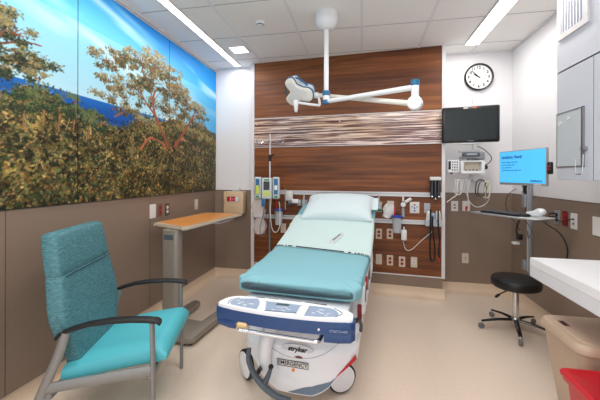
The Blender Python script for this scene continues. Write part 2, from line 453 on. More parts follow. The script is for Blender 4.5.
B(-.03,.03,-.05,0,-.06,.055,.01,2).build('body', white_pl, t); MB().cyl((0,-.025,.055),(0,-.025,.085),.009,n=10).build('spout', white_pl, t)
tag(MB().tube([(0,0,0),(.03,-.01,-.09),(.09,-.02,-.085),(.2,-.03,.03),(.30,-.02,.12)], .004).build('vacuum_tube', cord_white),
    'thin white tube looping from the trap to the right basket', 'tube', None, HP(1.80,.605,.04), HA)

t = thing('otoscope_dispenser', 'tall black tube dispenser with white cap above right end of rail', 'dispenser', HP(2.129,1.09,.03), HA)
for x in (-.034, 0, .034): MB().cyl((x,-.03,.0),(x,-.03,.185),.0165,n=16,bev=.002).build('tube', M('smoked_black',(44,48,54),.15,coat=.5), t)
B(-.056,.056,-.055,.02,.185,.222,.006,2).build('cap', plate_white, t)
B(-.05,.05,-.006,.02,0,.185).build('back_plate', black_pl, t)
for x in (-.034,.034): MB().cyl((x,-.045,.012),(x,-.05,.012),.008,n=12).build('lever', chrome, t)
MB().cyl((0,-.03,-.02),(0,-.03,0),.012,n=12).build('tip', chrome, t)

t = thing('supply_basket', 'clear wall basket of pale supplies at the right end of the lower rail', 'basket', HP(2.105,.79,.032), HA)
m = MB(); m.box(-.08,.08,-.10,-.096,0,.075); m.box(-.08,-.076,-.1,0,0,.075); m.box(.076,.08,-.1,0,0,.075); m.box(-.08,.08,-.1,0,0,.004)
m.build('tray', clear, t)
for x, ww, h, mm in ((-.045,.026,.15,plate_white),(.0,.022,.13,pad_blue),(.048,.026,.155,plate_white)):
    o = MB().ell((0,0,0),(ww,.03,h/2),e=.6).build('supply_packet', mm); tag(o, {-.045:'white folded packet at left in the headwall basket',.0:'blue-tinted packet in the middle of the headwall basket',.048:'white folded packet at right in the headwall basket'}[x], 'packet', 'basket supplies'); o.location = HP(2.105+x, .80+h/2, .032+.05); o.rotation_euler = (0,0,HA)
def cordloop(name, label, pts, r, mat, cat='cord', loc=(0,0,0), rz=0): return tag(MB().tube(pts, r).build(name, mat), label, cat, None, loc, rz)
cordloop('coiled_cord', 'thick black cord loop hanging lowest from the headwall basket', [(-.02,0,.17),(-.02,-.01,.0),(-.025,-.01,-.22),(-.02,-.01,-.34),(.0,-.01,-.365),(.022,-.01,-.33),(.018,-.01,-.2),(.0,-.01,-.02),(.0,-.01,.1)], .0085, cord_black, loc=HP(2.09,.80,.15), rz=HA)
cordloop('coiled_cord', 'straight black cord with red tip hanging beside the black loop', [(0,0,.17),(.0,-.01,.0),(.012,-.01,-.15),(.004,-.01,-.27),(.014,-.01,-.33)], .0085, cord_black, loc=HP(2.145,.80,.15), rz=HA)
tag(MB().cyl((0,0,0),(0,0,-.03),.009,.007,n=12).build('cord_tip', red_pl), 'red plug tip at the end of the straight black cord', 'plug', None, (HP(2.159,.47,.16)), HA)

# left cluster of regulators behind the pole
t = thing('vacuum_regulator', 'grey regulator with white hood on the headwall left of the pillow', 'regulator', HP(.50,1.0,.008), HA)
MB().cyl((0,0,0),(0,-.06,0),.022,n=18,bev=.003).build('body', alu, t)
B(-.045,.04,-.10,-.03,.02,.13,.02,3).build('hood', plate_white, t)
B(.03,.11,-.09,-.03,-.01,.04,.01,2).build('outlet_block', white_pl, t)
MB().cyl((-.02,-.06,-.02),(.04,-.06,-.02),.018,n=14).build('gauge', dark_grey, t)
B(.09,.135,-.06,-.0,-.04,.03,.005,2).build('side_valve', silver_frame, t)
MB().cyl((-.06,-.05,-.09),(-.06,-.05,.16),.007,n=10).build('gauge_tube', clear, t)

# ------------------------------------------------------------------ infusion pole with pump
t = thing('infusion_pole', 'slim chrome infusion pole with four hooks behind the bed', 'pole', (-1.045,3.57,0))
for k in range(5):
    a = R(72*k+20)
    MB().tube([(0,0,.09),(.10*math.cos(a),.10*math.sin(a),.085),(.19*math.cos(a),.19*math.sin(a),.06)],.014,sm=4).build('base_leg', steel, t)
    MB().cyl((.19*math.cos(a)-.01,.19*math.sin(a),.026),(.19*math.cos(a)+.01,.19*math.sin(a),.026),.026,n=16,bev=.003).build('caster_wheel', black_pl, t)
MB().cyl((0,0,.07),(0,0,1.1),.0125,n=14).build('lower_tube', steel, t)
MB().cyl((0,0,1.1),(0,0,1.80),.0085,n=12).build('upper_tube', rail_white, t)
MB().cyl((0,0,1.485),(0,0,1.56),.018,n=14,bev=.003).build('height_clamp', black_pl, t)
MB().tube([(0,0,1.545),(.03,-.02,1.55),(.06,-.02,1.565)],.010,sm=3).build('clamp_lever', black_pl, t)
for a in (0, 90, 180, 270):
    c, s_ = math.cos(R(a+12)), math.sin(R(a+12))
    MB().tube([(0,0,1.72),(.06*c,.06*s_,1.715),(.11*c,.11*s_,1.69),(.145*c,.145*s_,1.70),(.15*c,.15*s_,1.74),(.125*c,.125*s_,1.745)],.005).build('hook', chrome, t)
t = thing('infusion_pump', 'grey infusion pump trio with dark screen and yellow keys on pole', 'pump', (-1.055,3.535,1.06), R(5))
B(-.058,.058,-.09,-.02,0,.235,.012,3).build('main_unit', pump_grey, t)
B(-.034,.034,-.0925,-.09,.10,.195,.002,1).build('screen', screen_off, t)
B(-.045,.045,-.092,-.09,.03,.085,.001,1).build('yellow_keypad', lime, t)
m = MB()
for i in range(4):
    for j in range(2): m.box(-.036+i*.02,-.024+i*.02,-.0935,-.092,.036+j*.024,.050+j*.024,.001,1)
m.build('key', pump_grey, t)
B(-.03,.03,-.0925,-.09,.207,.222).build('top_label', green_pl, t)
for sx, lm in ((-1, lime), (1, lblue)):
    c = B(sx*.104-.038,sx*.104+.038,-.085,-.02,.0,.245,.014,3).build('side_channel', pump_grey, t)
    B(sx*.104-.022,sx*.104+.022,-.088,-.085,.05,.225,.002,1).build('door', lblue, c)
    B(sx*.104-.016,sx*.104+.016,-.090,-.088,.055 if sx < 0 else .10,.15,.001,1).build('label', lm if sx < 0 else white_pl, c)
    B(sx*.104-.018,sx*.104+.018,-.0875,-.085,.012,.035,.001,1).build('status_strip', green_pl, c)
B(-.02,.02,-.025,.02,.09,.15,.004,1).build('pole_clamp', dark_grey, t)

def bag(name, label, loc, w, h, mat, rz=0.0, seed=0):
    lp = []
    for i in range(9):
        q = i/8; z = -h*q; ww = w*(.35+.65*math.sin(min(1,q*1.9)*PI/2))*(1-.25*max(0,q-.8)*5)
        lp.append([(ww/2*math.cos(a)*(1+.12*math.sin(3*a+i*1.3+seed)), .034*(.3+q)*math.sin(a)*(1+.25*math.sin(2*a+i+seed)), z) for a in [2*PI*k/20 for k in range(20)]])
    return tag(MB().loft(lp).build(name, mat, sharp=70), label, 'bag', None, loc, rz)
bag('fluid_bag', 'clear rumpled fluid bag hanging from the infusion pump', (-1.16,3.50,1.09), .155, .235, clear_bag)
bag('tubing_bag', 'lower clear bag of coiled tubing hanging under the pump', (-1.145,3.51,.86), .15, .2, clear_bag, seed=2)
tag(B(-.022,.022,-.012,.012,-.09,.0,.004,2).build('drip_cassette', lblue), 'blue drip cassette hanging below the pump screen', 'cassette', None, (-1.085,3.455,1.065))
cordloop('drip_tubing', 'dark looped drip tubing hanging in front of infusion pole', [(0,0,0),(-.02,-.01,-.12),(-.05,-.01,-.24),(-.03,-.01,-.33),(.01,-.01,-.3),(.02,-.01,-.15),(.03,-.01,-.02)], .004, dark_grey, 'tubing', (-1.075,3.46,.97))
cordloop('drip_tubing', 'pale drip tubing loop hanging right of the infusion pole', [(0,0,0),(-.01,0,-.15),(.01,0,-.34),(.06,0,-.38),(.10,0,-.3),(.10,0,-.12),(.09,.0,-.04)], .004, cord_white, 'tubing', (-1.0,3.47,1.07))

# ------------------------------------------------------------------ glove / sharps box on the back wall
t = thing('sharps_box', 'beige enamel sharps box with red hazard label on the back wall', 'box', (-1.595,YB-.004,.83))
B(-.145,.118,-.135,0,0,.285,.012,2).build('cabinet', beige_box, t)
B(-.10,.065,-.1375,-.135,.155,.23,.002,1).build('label_frame', steel, t)
B(-.096,.061,-.139,-.137,.160,.225).build('label', plate_white, t)
m = MB(); m.box(-.094,-.052,-.1405,-.139,.163,.222); m.box(-.045,.02,-.1405,-.139,.195,.222); m.box(-.045,.02,-.1405,-.139,.166,.19); m.build('red_print', red_pl, t)
m = MB()
for k in range(5): m.cyl((.1185,-.07,.07+k*.038),(.1195,-.07,.07+k*.038),.010,n=10)
m.build('side_hole', plate_white, t)
MB().cyl((-.13,-.135,.14),(-.13,-.139,.14),.006,n=10).build('lock', black_pl, t)
t = thing('liner_lip', 'clear plastic lip standing on top of the beige sharps box', 'lip', (-1.60,YB-.07,1.115))
B(-.045,.06,-.02,.02,0,.045,.004,1).build('lip_body', clear, t)

# plates on the left wall (local x runs toward the back wall)
LW = R(90)
plate('blank_plate', 'large blank white plate left of the red outlet under mural', (XL+.004,2.675,.985), LW, .085, .13, 'blank', plate_white)
plate('outlet', 'dark red duplex outlet under the forest mural', (XL+.004,2.785,.985), LW, .07, .12, 'duplex', M('brown_plate',(120,88,78),.45), red_out)
plate('outlet', 'duplex outlet with white sockets on dark plate under the mural', (XL+.004,2.9,.98), LW, .07, .12, 'duplex', M('dark_plate',(86,74,66),.45), plate_white)
plate('switch', 'narrow white switch plate left of the beige sharps box', (XL+.004,3.475,.98), LW, .075, .12, 'switch', ivory, plate_white)
# plates on the back wall right of the headwall
plate('outlet', 'white data outlet on the brown wall next to headwall edge', (1.045,YB-.004,.975), 0, .075, .115, 'data', plate_white, dark_grey)
plate('outlet', 'white outlet with red lead plugged in, below the cable loops', (1.168,YB-.004,.978), 0, .08, .115, 'blank', plate_white, dark_grey)
plate('switch', 'lone ivory plate low on the brown wall by the stool', (1.16,YB-.004,.382), 0, .07, .115, 'switch', ivory, silver_frame)
# plates on the right wall (local x runs toward the camera)
RW = R(-90)
plate('outlet', 'dark plug-filled outlet on the right wall by the keyboard tray', (XR-.004,3.12,.97), RW, .07, .12, 'duplex', silver_frame, black_pl)
plate('outlet', 'red wall outlet between dark and white plates on right wall', (XR-.004,3.01,.975), RW, .07, .12, 'duplex', maroon, red_pl)
plate('outlet', 'white data plate with a dark plug on the right wall', (XR-.004,2.895,.967), RW, .08, .125, 'data', plate_white, dark_grey)
plate('blank_plate', 'large white plate at the far right edge above the counter', (XR-.004,2.59,.965), RW, .19, .135, 'blank', plate_white)

# ------------------------------------------------------------------ clock
t = thing('wall_clock', 'round black-rimmed wall clock with white face', 'clock', (1.293,YB,2.445))
MB().lathe([(0,0),(.15,0),(.152,.01),(.152,.035),(.146,.04),(.138,.036),(.136,.014),(0,.014)], n=48, Mx=Matrix.Rotation(R(90),4,'X')).build('rim', black_pl, t)
MB().lathe([(0,.014),(.137,.014),(.137,.017),(0,.017)], n=40, Mx=Matrix.Rotation(R(90),4,'X')).build('dial', clock_face, t)
for h in range(1, 13):
    a = R(90-30*h)
    text('numeral', str(h), .042, black_pl, t, TF(.106*math.cos(a), -.0178, .106*math.sin(a)), bold=.0018)
m = MB()
for k in range(60):
    a = R(6*k); m.box(-.0006,.0006,-.018,-.017,.127,.133, Mx=Matrix.Rotation(a,4,'Y'))
m.build('minute_track', black_pl, t)
def hand(L, wd, deg, y, nm): B(-wd/2,wd/2,y-.002,y,-.018,L, Mx=Matrix.Rotation(R(deg),4,'Y')).build(nm, black_pl, t)
hand(.065,.010,-58,-.021,'hour_hand'); hand(.1,.008,-46,-.024,'minute_hand')
MB().cyl((0,-.017,0),(0,-.027,0),.006,n=12).build('hub', black_pl, t)
text('maker_name', 'quartz', .014, dark_grey, t, TF(0,-.0178,-.05))

# ------------------------------------------------------------------ patient monitor on its wall track
t = thing('monitor_mount', 'white wall channel and arm carrying the black monitor', 'mount', (1.26,YB,1.25))
B(-.03,.035,-.035,0,0,.95,.004,1).build('channel', white_trim, t)
m = MB(); m.box(-.2,-.01,-.30,-.10,.26,.285,.008,2); m.box(-.05,.04,-.20,-.03,.25,.33,.008,2); m.build('arm', silver_frame, t)
MB().cyl((-.13,-.27,.24),(-.13,-.27,.345),.022,n=16,bev=.003).build('swivel', steel, t)
B(-.24,-.04,-.30,-.22,.325,.35,.006,2).build('bracket_plate', rail_white, t)
tm = thing('patient_monitor', 'large black flat patient monitor with dark screen on wall', 'monitor', (1.1,3.61,1.668), R(-9))
B(-.272,.262,-.03,.02,0,.374,.016,3).build('housing', bezel, tm)
B(-.245,.235,-.0315,-.03,.035,.340,.002,1).build('screen', screen_dark, tm)
B(-.03,.03,-.0308,-.03,.014,.019).build('maker_mark', pad_blue, tm)
B(-.07,-.03,-.0325,-.03,.350,.362).build('status_label', plate_white, tm)
B(.02,.055,-.0325,-.03,.350,.364).build('alarm_light', M('alarm_orange',(214,90,50),.4), tm)
B(-.16,.10,-.02,.03,-.018,0,.004,1).build('lower_bezel_bar', rail_white, tm)
t = thing('handle_bar', 'dark grey handset bar under the black patient monitor', 'handle', (1.12,3.62,1.545))
B(-.095,.07,-.03,.02,-.022,.022,.012,2).build('grip', dark_grey, t)
B(-.06,.04,-.035,-.03,-.01,.01,.002,1).build('label', silver_frame, t)
t = thing('module_rack', 'white module rack with empty bay below the patient monitor', 'rack', (1.135,3.72,1.345), R(-3))
m = MB(); m.box(-.115,.115,-.02,.05,0,.14,.01,2); m.box(-.115,.115,-.09,-.02,0,.03,.006,2); m.box(-.115,.115,-.09,-.02,.122,.14,.006,2); m.box(-.115,-.082,-.09,-.02,.02,.13,.006,2); m.box(.082,.115,-.09,-.02,.02,.13,.006,2)
m.build('housing', white_pl, t)
B(-.084,.084,-.024,-.019,.03,.122).build('bay_back', ivory, t)
m = MB()
for x in (-.05,-.015,.02,.055): m.box(x-.006,x+.006,-.028,-.024,.035,.05)
m.build('connector', dark_grey, t)
MB().cyl((.115,-.04,.07),(.15,-.04,.07),.022,n=16,bev=.004).build('side_knob', black_pl, t)
B(-.03,.02,-.01,.04,.14,.162,.004,1).build('hanger', alu, t)
t = thing('parameter_module', 'narrow white module with dark sockets left of the empty rack', 'module', (.955,3.70,1.36), R(-3))
B(-.06,.055,-.05,.03,0,.13,.006,2).build('housing', white_pl, t)
m = MB(); m.box(-.054,-.03,-.052,-.05,.03,.12)
for i in range(4):
    for j in range(3): m.box(-.018+j*.022,-.008+j*.022,-.053,-.05,.02+i*.027,.034+i*.027)
m.build('socket', black_pl, t)
m = MB().cyl((-.02,-.03,-.02),(-.02,-.03,0),.012,n=12).build('thumb_wheel', dark_grey, t)
# cable hooks and hanging loops
hk = thing('cable_hook_bar', 'white hook bar under the module rack', 'hook', (1.135,3.70,1.27))
B(-.17,.11,-.01,.01,0,.016,.004,1).build('bar', rail_white, hk)
B(-.01,.01,-.005,.03,.0,.08,.002,1).build('stem', alu, hk)
for x in (-.14,-.07,.0,.07): MB().tube([(x,-.01,.012),(x,-.04,.006),(x,-.05,.02)],.005,sm=3).build('hook', alu, hk)
def loop(cx, y, z, rx, rz_, r, mat, label, ex=()):
    pts = [(rx*math.sin(a)+.006*math.sin(3*a), -.02+.014*math.sin(2*a), -rz_+rz_*math.cos(a)) for a in [2*PI*k/14 for k in range(14)]]
    m = MB(); m.tube(pts, r, closed=True)
    pts2 = [(rx*.8*math.sin(a+.3)+.01, -.028+.012*math.cos(2*a), -rz_*1.04+rz_*.96*math.cos(a)) for a in [2*PI*k/14 for k in range(14)]]
    m.tube(pts2, r*.9, closed=True)
    for e in ex: m.tube(e, r)
    return tag(m.build('lead_cable', mat), label, 'cable', 'hanging monitor cables', (cx, y, z))
loop(.99,3.66,1.285,.035,.08,.0042,cord_white,'white lead cable loop hanging leftmost under the monitor', ex=[[(0,0,0),(-.01,-.02,-.15),(-.06,-.02,-.2),(-.11,-.02,-.24)]])
loop(1.065,3.65,1.285,.03,.07,.0042,M('cable_grey',(196,198,200),.5),'pale grey lead cable loop second from left under the monitor', ex=[[(0,0,0),(.02,-.02,-.2),(.10,-.02,-.285),(.2,-.02,-.24),(.235,-.02,-.12),(.23,-.01,-.05)]])
loop(1.205,3.65,1.285,.052,.085,.0065,M('hose_dark',(72,76,66),.5),'dark green-grey pressure hose coiled under the monitor')
loop(1.255,3.64,1.265,.03,.085,.0045,cord_cream,'cream cable loop hanging rightmost under the monitor')
cordloop('lead_cable', 'thin white lead with red end dropping to the outlet', [(0,0,0),(.005,-.01,-.12),(.01,-.01,-.2),(.0,.0,-.26)], .005, cord_white, 'cable', (1.10,3.72,1.26))
tag(MB().cyl((0,0,0),(0,.02,-.05),.012,.009,n=12).build('lead_plug', red_pl), 'red plug at end of the thin white lead', 'plug', None, (1.10,3.72,1.0))
cordloop('signal_cable', 'black cable curving from behind monitor to the module rack', [(0,0,0),(.06,-.03,-.04),(.12,-.05,-.12),(.105,-.03,-.18),(.03,.0,-.225)], .004, cord_black, 'cable', (1.2,3.72,1.64))

# ------------------------------------------------------------------ wall workstation
t = thing('workstation_track', 'tall silver wall column carrying computer screen and keyboard tray', 'mount', (XR-.004,3.545,.36), RW)
B(-.024,.024,-.035,0,0,.88,.006,2).build('column', silver_frame, t)
m = MB(); m.box(-.010,.010,-.037,-.035,.02,.86); m.build('groove', rail_white, t)
B(-.10,-.026,-.055,-.0,.64,.82,.02,3).build('cable_cover', silver_frame, t)
B(-.085,-.03,-.055,-.0,.02,.12,.01,2).build('lower_box', silver_frame, t)
m = MB(); m.box(-.075,-.03,-.11,-.06,.32,.38,.01,2); m.tube([(-.05,-.09,.52),(-.06,-.11,.42),(-.05,-.10,.36)],.009); m.build('tilt_lever', black_pl, t)
B(-.10,-.05,-.14,-.08,.27,.295,.004,1).build('white_clip', white_pl, t)
# arm to the screen, world coordinates relative to an origin at the column
t = thing('screen_arm', 'black and grey articulated arm behind the lit computer screen', 'arm', (1.565,3.545,1.22))
m = MB(); m.tube([(0,-.0,0),(-.08,-.30,.10),(-.12,-.50,.14)],.015,sm=3); m.tube([(-.12,-.50,.14),(-.27,-.70,.16)],.014,sm=0)
m.build('arm_link', grey_pow, t)
MB().tube([(.0,-.04,-.06),(-.04,-.12,-.03),(-.08,-.22,.02)],.016,sm=3).build('lift_lever', black_pl, t)
m = MB(); m.box(-.32,-.25,-.76,-.69,.10,.20,.01,2); m.build('joint', grey_pow, t)
SA = math.atan2(-.45, .127)     # direction from far edge to near edge of the screen
t = thing('computer_screen', 'computer screen showing a bright blue page on an arm', 'screen', (1.204,2.755,1.251), SA)
W_ = .234
B(-W_,W_,-.006,.012,0,.273,.004,2).build('housing', silver_frame, t)
B(-W_+.008,W_-.008,-.008,-.006,.018,.266).build('screen', screen_blue, t)
B(-.09,.09,.012,.035,.09,.18,.004,1).build('rear_plate', dark_grey, t)
text('headline', 'Sanitizing, Ready', .033, screen_text, t, TF(-.205,-.009,.222), align='LEFT', bold=.0006)
for i, s_ in enumerate(('Tap your badge on the reader', 'or press any key to start', 'a new session here', 'Clean hands before you begin work')):
    text('body_line', s_, .0145, screen_text, t, TF(-.205,-.009,.182-.0215*i), align='LEFT')
text('page_logo', 'OneSource', .023, screen_text, t, TF(.20,-.009,.035), align='RIGHT', bold=.0005)
B(W_*.55,W_*.8,-.0075,-.006,.004,.012).build('power_label', white_pl, t)
t = thing('badge_reader', 'small black badge reader with red glow beside the blue screen', 'reader', (1.268,2.528,1.335), SA)
B(0,.028,-.006,.02,0,.085,.004,1).build('housing', bezel, t)
m = MB(); m.box(.008,.022,-.008,-.006,.05,.06); m.box(.008,.022,-.008,-.006,.03,.038); m.build('indicator', M('reader_red',(150,40,40),.4,emit=(200,50,40),estr=.5), t)

TA = math.atan2(-.588, .367)
t = thing('keyboard_tray', 'thin white keyboard tray reaching out from the wall column', 'tray', (1.155,2.90,.985), TA)
B(-.33,.22,-.02,.20,0,.014,.004,1).build('board', silver_frame, t)
B(.13,.27,-.05,.17,.012,.02,.003,1).build('mouse_board', white_pl, t)
B(.10,.18,.15,.24,-.03,.0,.004,1).build('bracket', grey_pow, t)
k = thing('keyboard', 'dark keyboard lying on the thin white wall tray', 'keyboard', (1.155,2.90,.9995), TA)
B(-.25,.10,.01,.15,0,.014,.003,1).build('case', black_pl, k)
m = MB()
for i in range(16):
    for j in range(5): m.box(-.242+i*.0212,-.225+i*.0212,.018+j*.025,.038+j*.025,.014,.018,.001,1)
m.build('key', M('key_navy',(44,54,70),.5), k)
t = thing('barcode_scanner', 'white handheld scanner resting at the right end of the tray', 'scanner', (1.155,2.90,1.006), TA)
m = MB(); m.tube([(.13,.06,.018),(.19,.06,.030),(.23,.06,.045)],[.018,.02,.03,.03],sm=4); m.ell((.235,.06,.045),(.03,.034,.026)); m.build('body', white_pl, t)
MB().tube([(.15,.03,.008),(.13,.0,.008),(.12,.04,.01)],.005).build('lead', cord_black, t)
tag(MB().ell((0,0,.014),(.035,.028,.016)).build('computer_mouse', black_pl), 'black mouse beside the keyboard on the white tray', 'mouse', None, (1.255,2.80,1.0))
cordloop('power_cord', 'black power cord drooping from wall outlet down behind the counter', [(0,0,0),(-.06,.02,-.005),(-.09,.0,-.05),(-.02,-.09,-.13),(.0,-.15,-.25),(-.02,-.13,-.42),(-.02,-.05,-.6)], .0055, cord_black, 'cord', (XR-.02,3.10,.975))
cordloop('power_cord', 'thin black cord between the tray and the dark outlet', [(0,0,0),(-.06,-.05,.005),(-.13,-.16,-.01),(-.20,-.28,.005)], .006, cord_black, 'cord', (XR-.02,3.13,1.0))
cordloop('power_cord', 'short dark cord plugged into the white data plate', [(0,0,0),(-.03,.06,-.03),(-.02,.14,-.035),(-.01,.2,-.01)], .004, cord_black, 'cord', (XR-.016,2.90,.985))
cordloop('signal_cable', 'thin dark cable looping beside the silver wall column', [(0,0,0),(-.04,-.10,-.10),(-.02,-.16,-.2),(.0,-.06,-.28),(.02,.0,-.22)], .003, cord_black, 'cable', (1.50,3.36,1.03))
cordloop('signal_cable', 'thin dark cable arching left of the silver wall column', [(0,0,0),(-.06,.02,-.06),(-.08,.03,-.16),(-.05,.02,-.26),(.0,0,-.34),(.03,0,-.40)], .003, cord_black, 'cable', (1.47,3.47,1.2))

# ------------------------------------------------------------------ bulkhead with vent and cabinet on the right
BX, BY = 1.3, 2.484
struct('wall_bulkhead', B(BX, XR, YF, BY, 2.022, ZC), M('bulkhead_white',(212,216,226),.5))
t = thing('wall_cabinet', 'tall white wall cabinet with flush doors at the upper right', 'cabinet', (XR, BY, 1.296), RW)
B(0, 3.8, -(XR-BX)+.02, 0, 0, .718, .002, 1).build('body', cab_mat, t)
B(.002, .352, -(XR-BX), -(XR-BX)+.02, .001, .716, .002, 1).build('door', cab_mat, t)
B(.357, 1.2, -(XR-BX), -(XR-BX)+.02, .001, .716, .002, 1).build('door', cab_mat, t)
B(1.205, 2.0, -(XR-BX), -(XR-BX)+.02, .001, .716, .002, 1).build('door', cab_mat, t)
B(.3525, .3565, -(XR-BX)+.001, -(XR-BX)+.02, .001, .716).build('door_gap', gap_mat, t)
B(0, 2.0, -(XR-BX)+.0005, -(XR-BX)+.02, .7165, .7195).build('top_gap', gap_mat, t)
t = thing('air_vent', 'white louvred air return grille high on the right bulkhead', 'vent', (BX, 2.455, 2.225), RW)
m = MB(); w_, h_ = .295, .34
m.box(0,w_,-.012,0,0,.034); m.box(0,w_,-.012,0,h_-.034,h_); m.box(0,.034,-.012,0,.034,h_-.034); m.box(w_-.034,w_,-.012,0,.034,h_-.034)
m.build('frame', white_trim, t)
B(.02,w_-.02,-.002,0,.02,h_-.02).build('backing', vent_dark, t)
m = MB()
for i in range(8): m.box(-.0085,.0085,-.010,-.004,.028,h_-.028, Mx=Matrix.Translation((.046+i*.029,0,0)))
m.build('louvre', cab_mat, t)
m = MB()
for x in (.012,w_-.012):
    for z in (.05,.17,.3): m.cyl((x,-.012,z),(x,-.0135,z),.004,n=8)
m.build('screw', cab_mat, t)
t = thing('chart_board', 'grey metal-framed fold-down writing board on the cabinet face', 'board', (BX-.001, 2.47, 1.38), RW)
m = MB(); m.box(0,.27,-.008,0,0,.006); m.box(0,.27,-.008,0,.354,.36); m.box(0,.005,-.008,0,0,.36); m.box(.255,.27,-.012,0,0,.36)
m.build('frame', steel, t)
B(.005,.256,-.006,0,.006,.354).build('panel', board_mat, t)
m = MB(); m.tube([(.235,-.026,.06),(.235,-.03,-.02),(.245,-.03,-.045),(.285,-.03,-.045),(.30,-.03,-.03),(.30,-.026,.07)],.003,sm=3); m.build('wire_loop', chrome, t)
MB().cyl((.285,-.001,.105),(.285,-.026,.105),.012,n=12).build('latch', steel, t)
m = MB(); m.cyl((.04,-.006,.29),(.04,-.014,.29),.012,n=12); m.cyl((.13,-.006,.31),(.13,-.012,.31),.010,n=12); m.build('magnet', plate_white, t)

# ------------------------------------------------------------------ counter, bins
t = thing('counter', 'white solid-surface wall counter at the right edge', 'counter', (XR, 2.092, .75), RW)
B(0, 2.6, -(XR-.958), -.004, .055, .10, .003, 1).build('worktop', counter_mat, t)
m = MB(); m.box(.001, 2.6, -(XR-.9585), -(XR-.98), -.008, .056, .001, 1); m.box(.001, .024, -(XR-.96), -.004, -.008, .056, .001, 1); m.build('apron', apron_mat, t)
m = MB(); m.box(.25, .27, -.55, -.01, -.02, .055); m.build('bracket', steel, t)

def rrect(w, l, r, n=6):
    pts = []
    for cx, cy, a0 in ((w/2-r,l/2-r,0),(-w/2+r,l/2-r,90),(-w/2+r,-l/2+r,180),(w/2-r,-l/2+r,270)):
        for i in range(n+1): a = R(a0+90*i/n); pts.append((cx+r*math.cos(a), cy+r*math.sin(a)))
    return pts
t = thing('step_bin', 'beige step-on waste bin with rounded lid under the counter', 'bin', (1.228,1.90,0))
lp = []
for z, w0, l0 in ((.0,.34,.27),(.01,.35,.28),(.25,.40,.315),(.47,.44,.345),(.485,.455,.36)):
    lp.append([(x+.02*(1-z/.48), y, z) for x, y in rrect(w0,l0,.05)])
MB().loft(lp).build('body', beige_pl, t)
lp = []
for z, k in ((.478,1.0),(.486,1.03),(.50,1.035),(.515,1.02),(.527,.985),(.531,.93),(.531,.91),(.534,.89),(.536,.86)):
    lp.append([(x*k, y*k, z) for x, y in rrect(.455,.37,.06)])
MB().loft(lp).build('lid', beige_pl, t, sharp=25)
B(-.185,-.155,.02,.085,.532,.537,.001,1).build('label', maroon, t)
B(-.180,-.160,.028,.077,.537,.5378).build('label_print', black_pl, t)
B(-.225,-.13,-.07,.03,.015,.04,.01,2).build('pedal', black_pl, t)
B(-.172,-.15,-.09,.06,.005,.10,.006,1).build('pedal_recess', black_pl, t)
t = thing('hazard_bin', 'bright red waste bin in the lower right corner', 'bin', (1.085,1.435,0))
lp = []
for z, w0, l0 in ((0,.30,.35),(.01,.31,.36),(.41,.375,.43),(.412,.40,.455),(.43,.405,.46)):
    lp.append([(x, y, z) for x, y in rrect(w0,l0,.03)])
MB().loft(lp).build('body', red_pl, t)
lp = []
for z, k in ((.428,1.0),(.43,1.02),(.442,1.025),(.449,1.0),(.45,.94),(.446,.90),(.446,.5)):
    lp.append([(x*k, y*k, z) for x, y in rrect(.405,.465,.03)])
MB().loft(lp).build('lid', red_pl, t, sharp=25)

# ------------------------------------------------------------------ stool
t = thing('rolling_stool', 'black round padded stool on chrome five-star base', 'stool', (1.29,3.05,0))
MB().lathe([(0,.372),(.165,.372),(.182,.385),(.186,.41),(.186,.43),(.178,.447),(.16,.455),(.0,.458)], n=40).build('seat', black_vinyl, t)
MB().lathe([(0,.352),(.09,.352),(.095,.372),(0,.372)], n=24).build('seat_plate', black_pl, t)
MB().cyl((0,0,.10),(0,0,.36),.0235,n=20).build('column', chrome, t)
MB().cyl((0,0,.345),(0,0,.356),.03,n=20).build('column_collar', black_pl, t)
MB().tube([(-.05,-.02,.355),(-.13,-.06,.335),(-.16,-.075,.32)],.005,sm=3).build('lift_lever', black_pl, t)
MB().cyl((-.155,-.072,.325),(-.19,-.09,.307),.011,n=10,bev=.003).build('lever_grip', black_pl, t)
MB().lathe([(0,.07),(.035,.07),(.036,.10),(.028,.115),(0,.115)], n=24).build('hub', chrome, t)
for k in range(5):
    a = R(180+72*k+2); c, s_ = math.cos(a), math.sin(a)
    MB().tube([(.02*c,.02*s_,.095),(.14*c,.14*s_,.088),(.272*c,.272*s_,.066)],[.020,.017,.013],sm=3,flat=.55).build('leg', M('leg_black_top',(44,42,42),.25,.5), t)
    cst = MB().cyl((.265*c,.265*s_,.05),(.265*c,.265*s_,.07),.009,n=10).build('caster', chrome, t)
    d = Vector((-s_,c,0)); p = Vector((.272*c,.272*s_,.0252))
    MB().cyl(p-d*.012, p+d*.012, .025, n=18, bev=.004).build('wheel', ss_wheel, cst)

# ------------------------------------------------------------------ overbed table
t = thing('overbed_table', 'overbed table with honey wood top on a taupe column', 'table', (-1.56,2.44,0), R(-4))
base = [(-.14,-.15),(.26,-.17),(.30,-.14),(.31,.6),(.26,.62),(.235,.60),(.22,.10),(-.04,.11),(-.05,.5),(-.09,.52),(-.13,.5),(-.16,-.10)]
MB().prism(base, .02, .075, .012, 2).build('base_frame', taupe, t)
m = MB()
for x, y in ((-.12,-.11),(.26,-.12),(.27,.57),(-.09,.47)): m.cyl((x-.009,y,.0165),(x+.009,y,.0165),.0165,n=12)
m.build('caster', black_pl, t)
MB().loft([[(x,y,z) for x, y in rrect(.15,.095,.03)] for z in (.06,.867)]).build('column', taupe, t)
B(-.045,.045,-.052,-.047,.79,.83,.003,1).build('release_handle', dark_grey, t)
top = [(-.27,.17),(-.26,.12),(-.235,.10),(.08,-.02),(.12,-.02),(.135,.02),(.17,.90),(.16,.955),(.12,.97),(-.20,.95),(-.245,.93),(-.26,.88)]
def scale_poly(p, k):
    cx = sum(a for a, b in p)/len(p); cy = sum(b for a, b in p)/len(p); return [(cx+(a-cx)*k, cy+(b-cy)*k) for a, b in p]
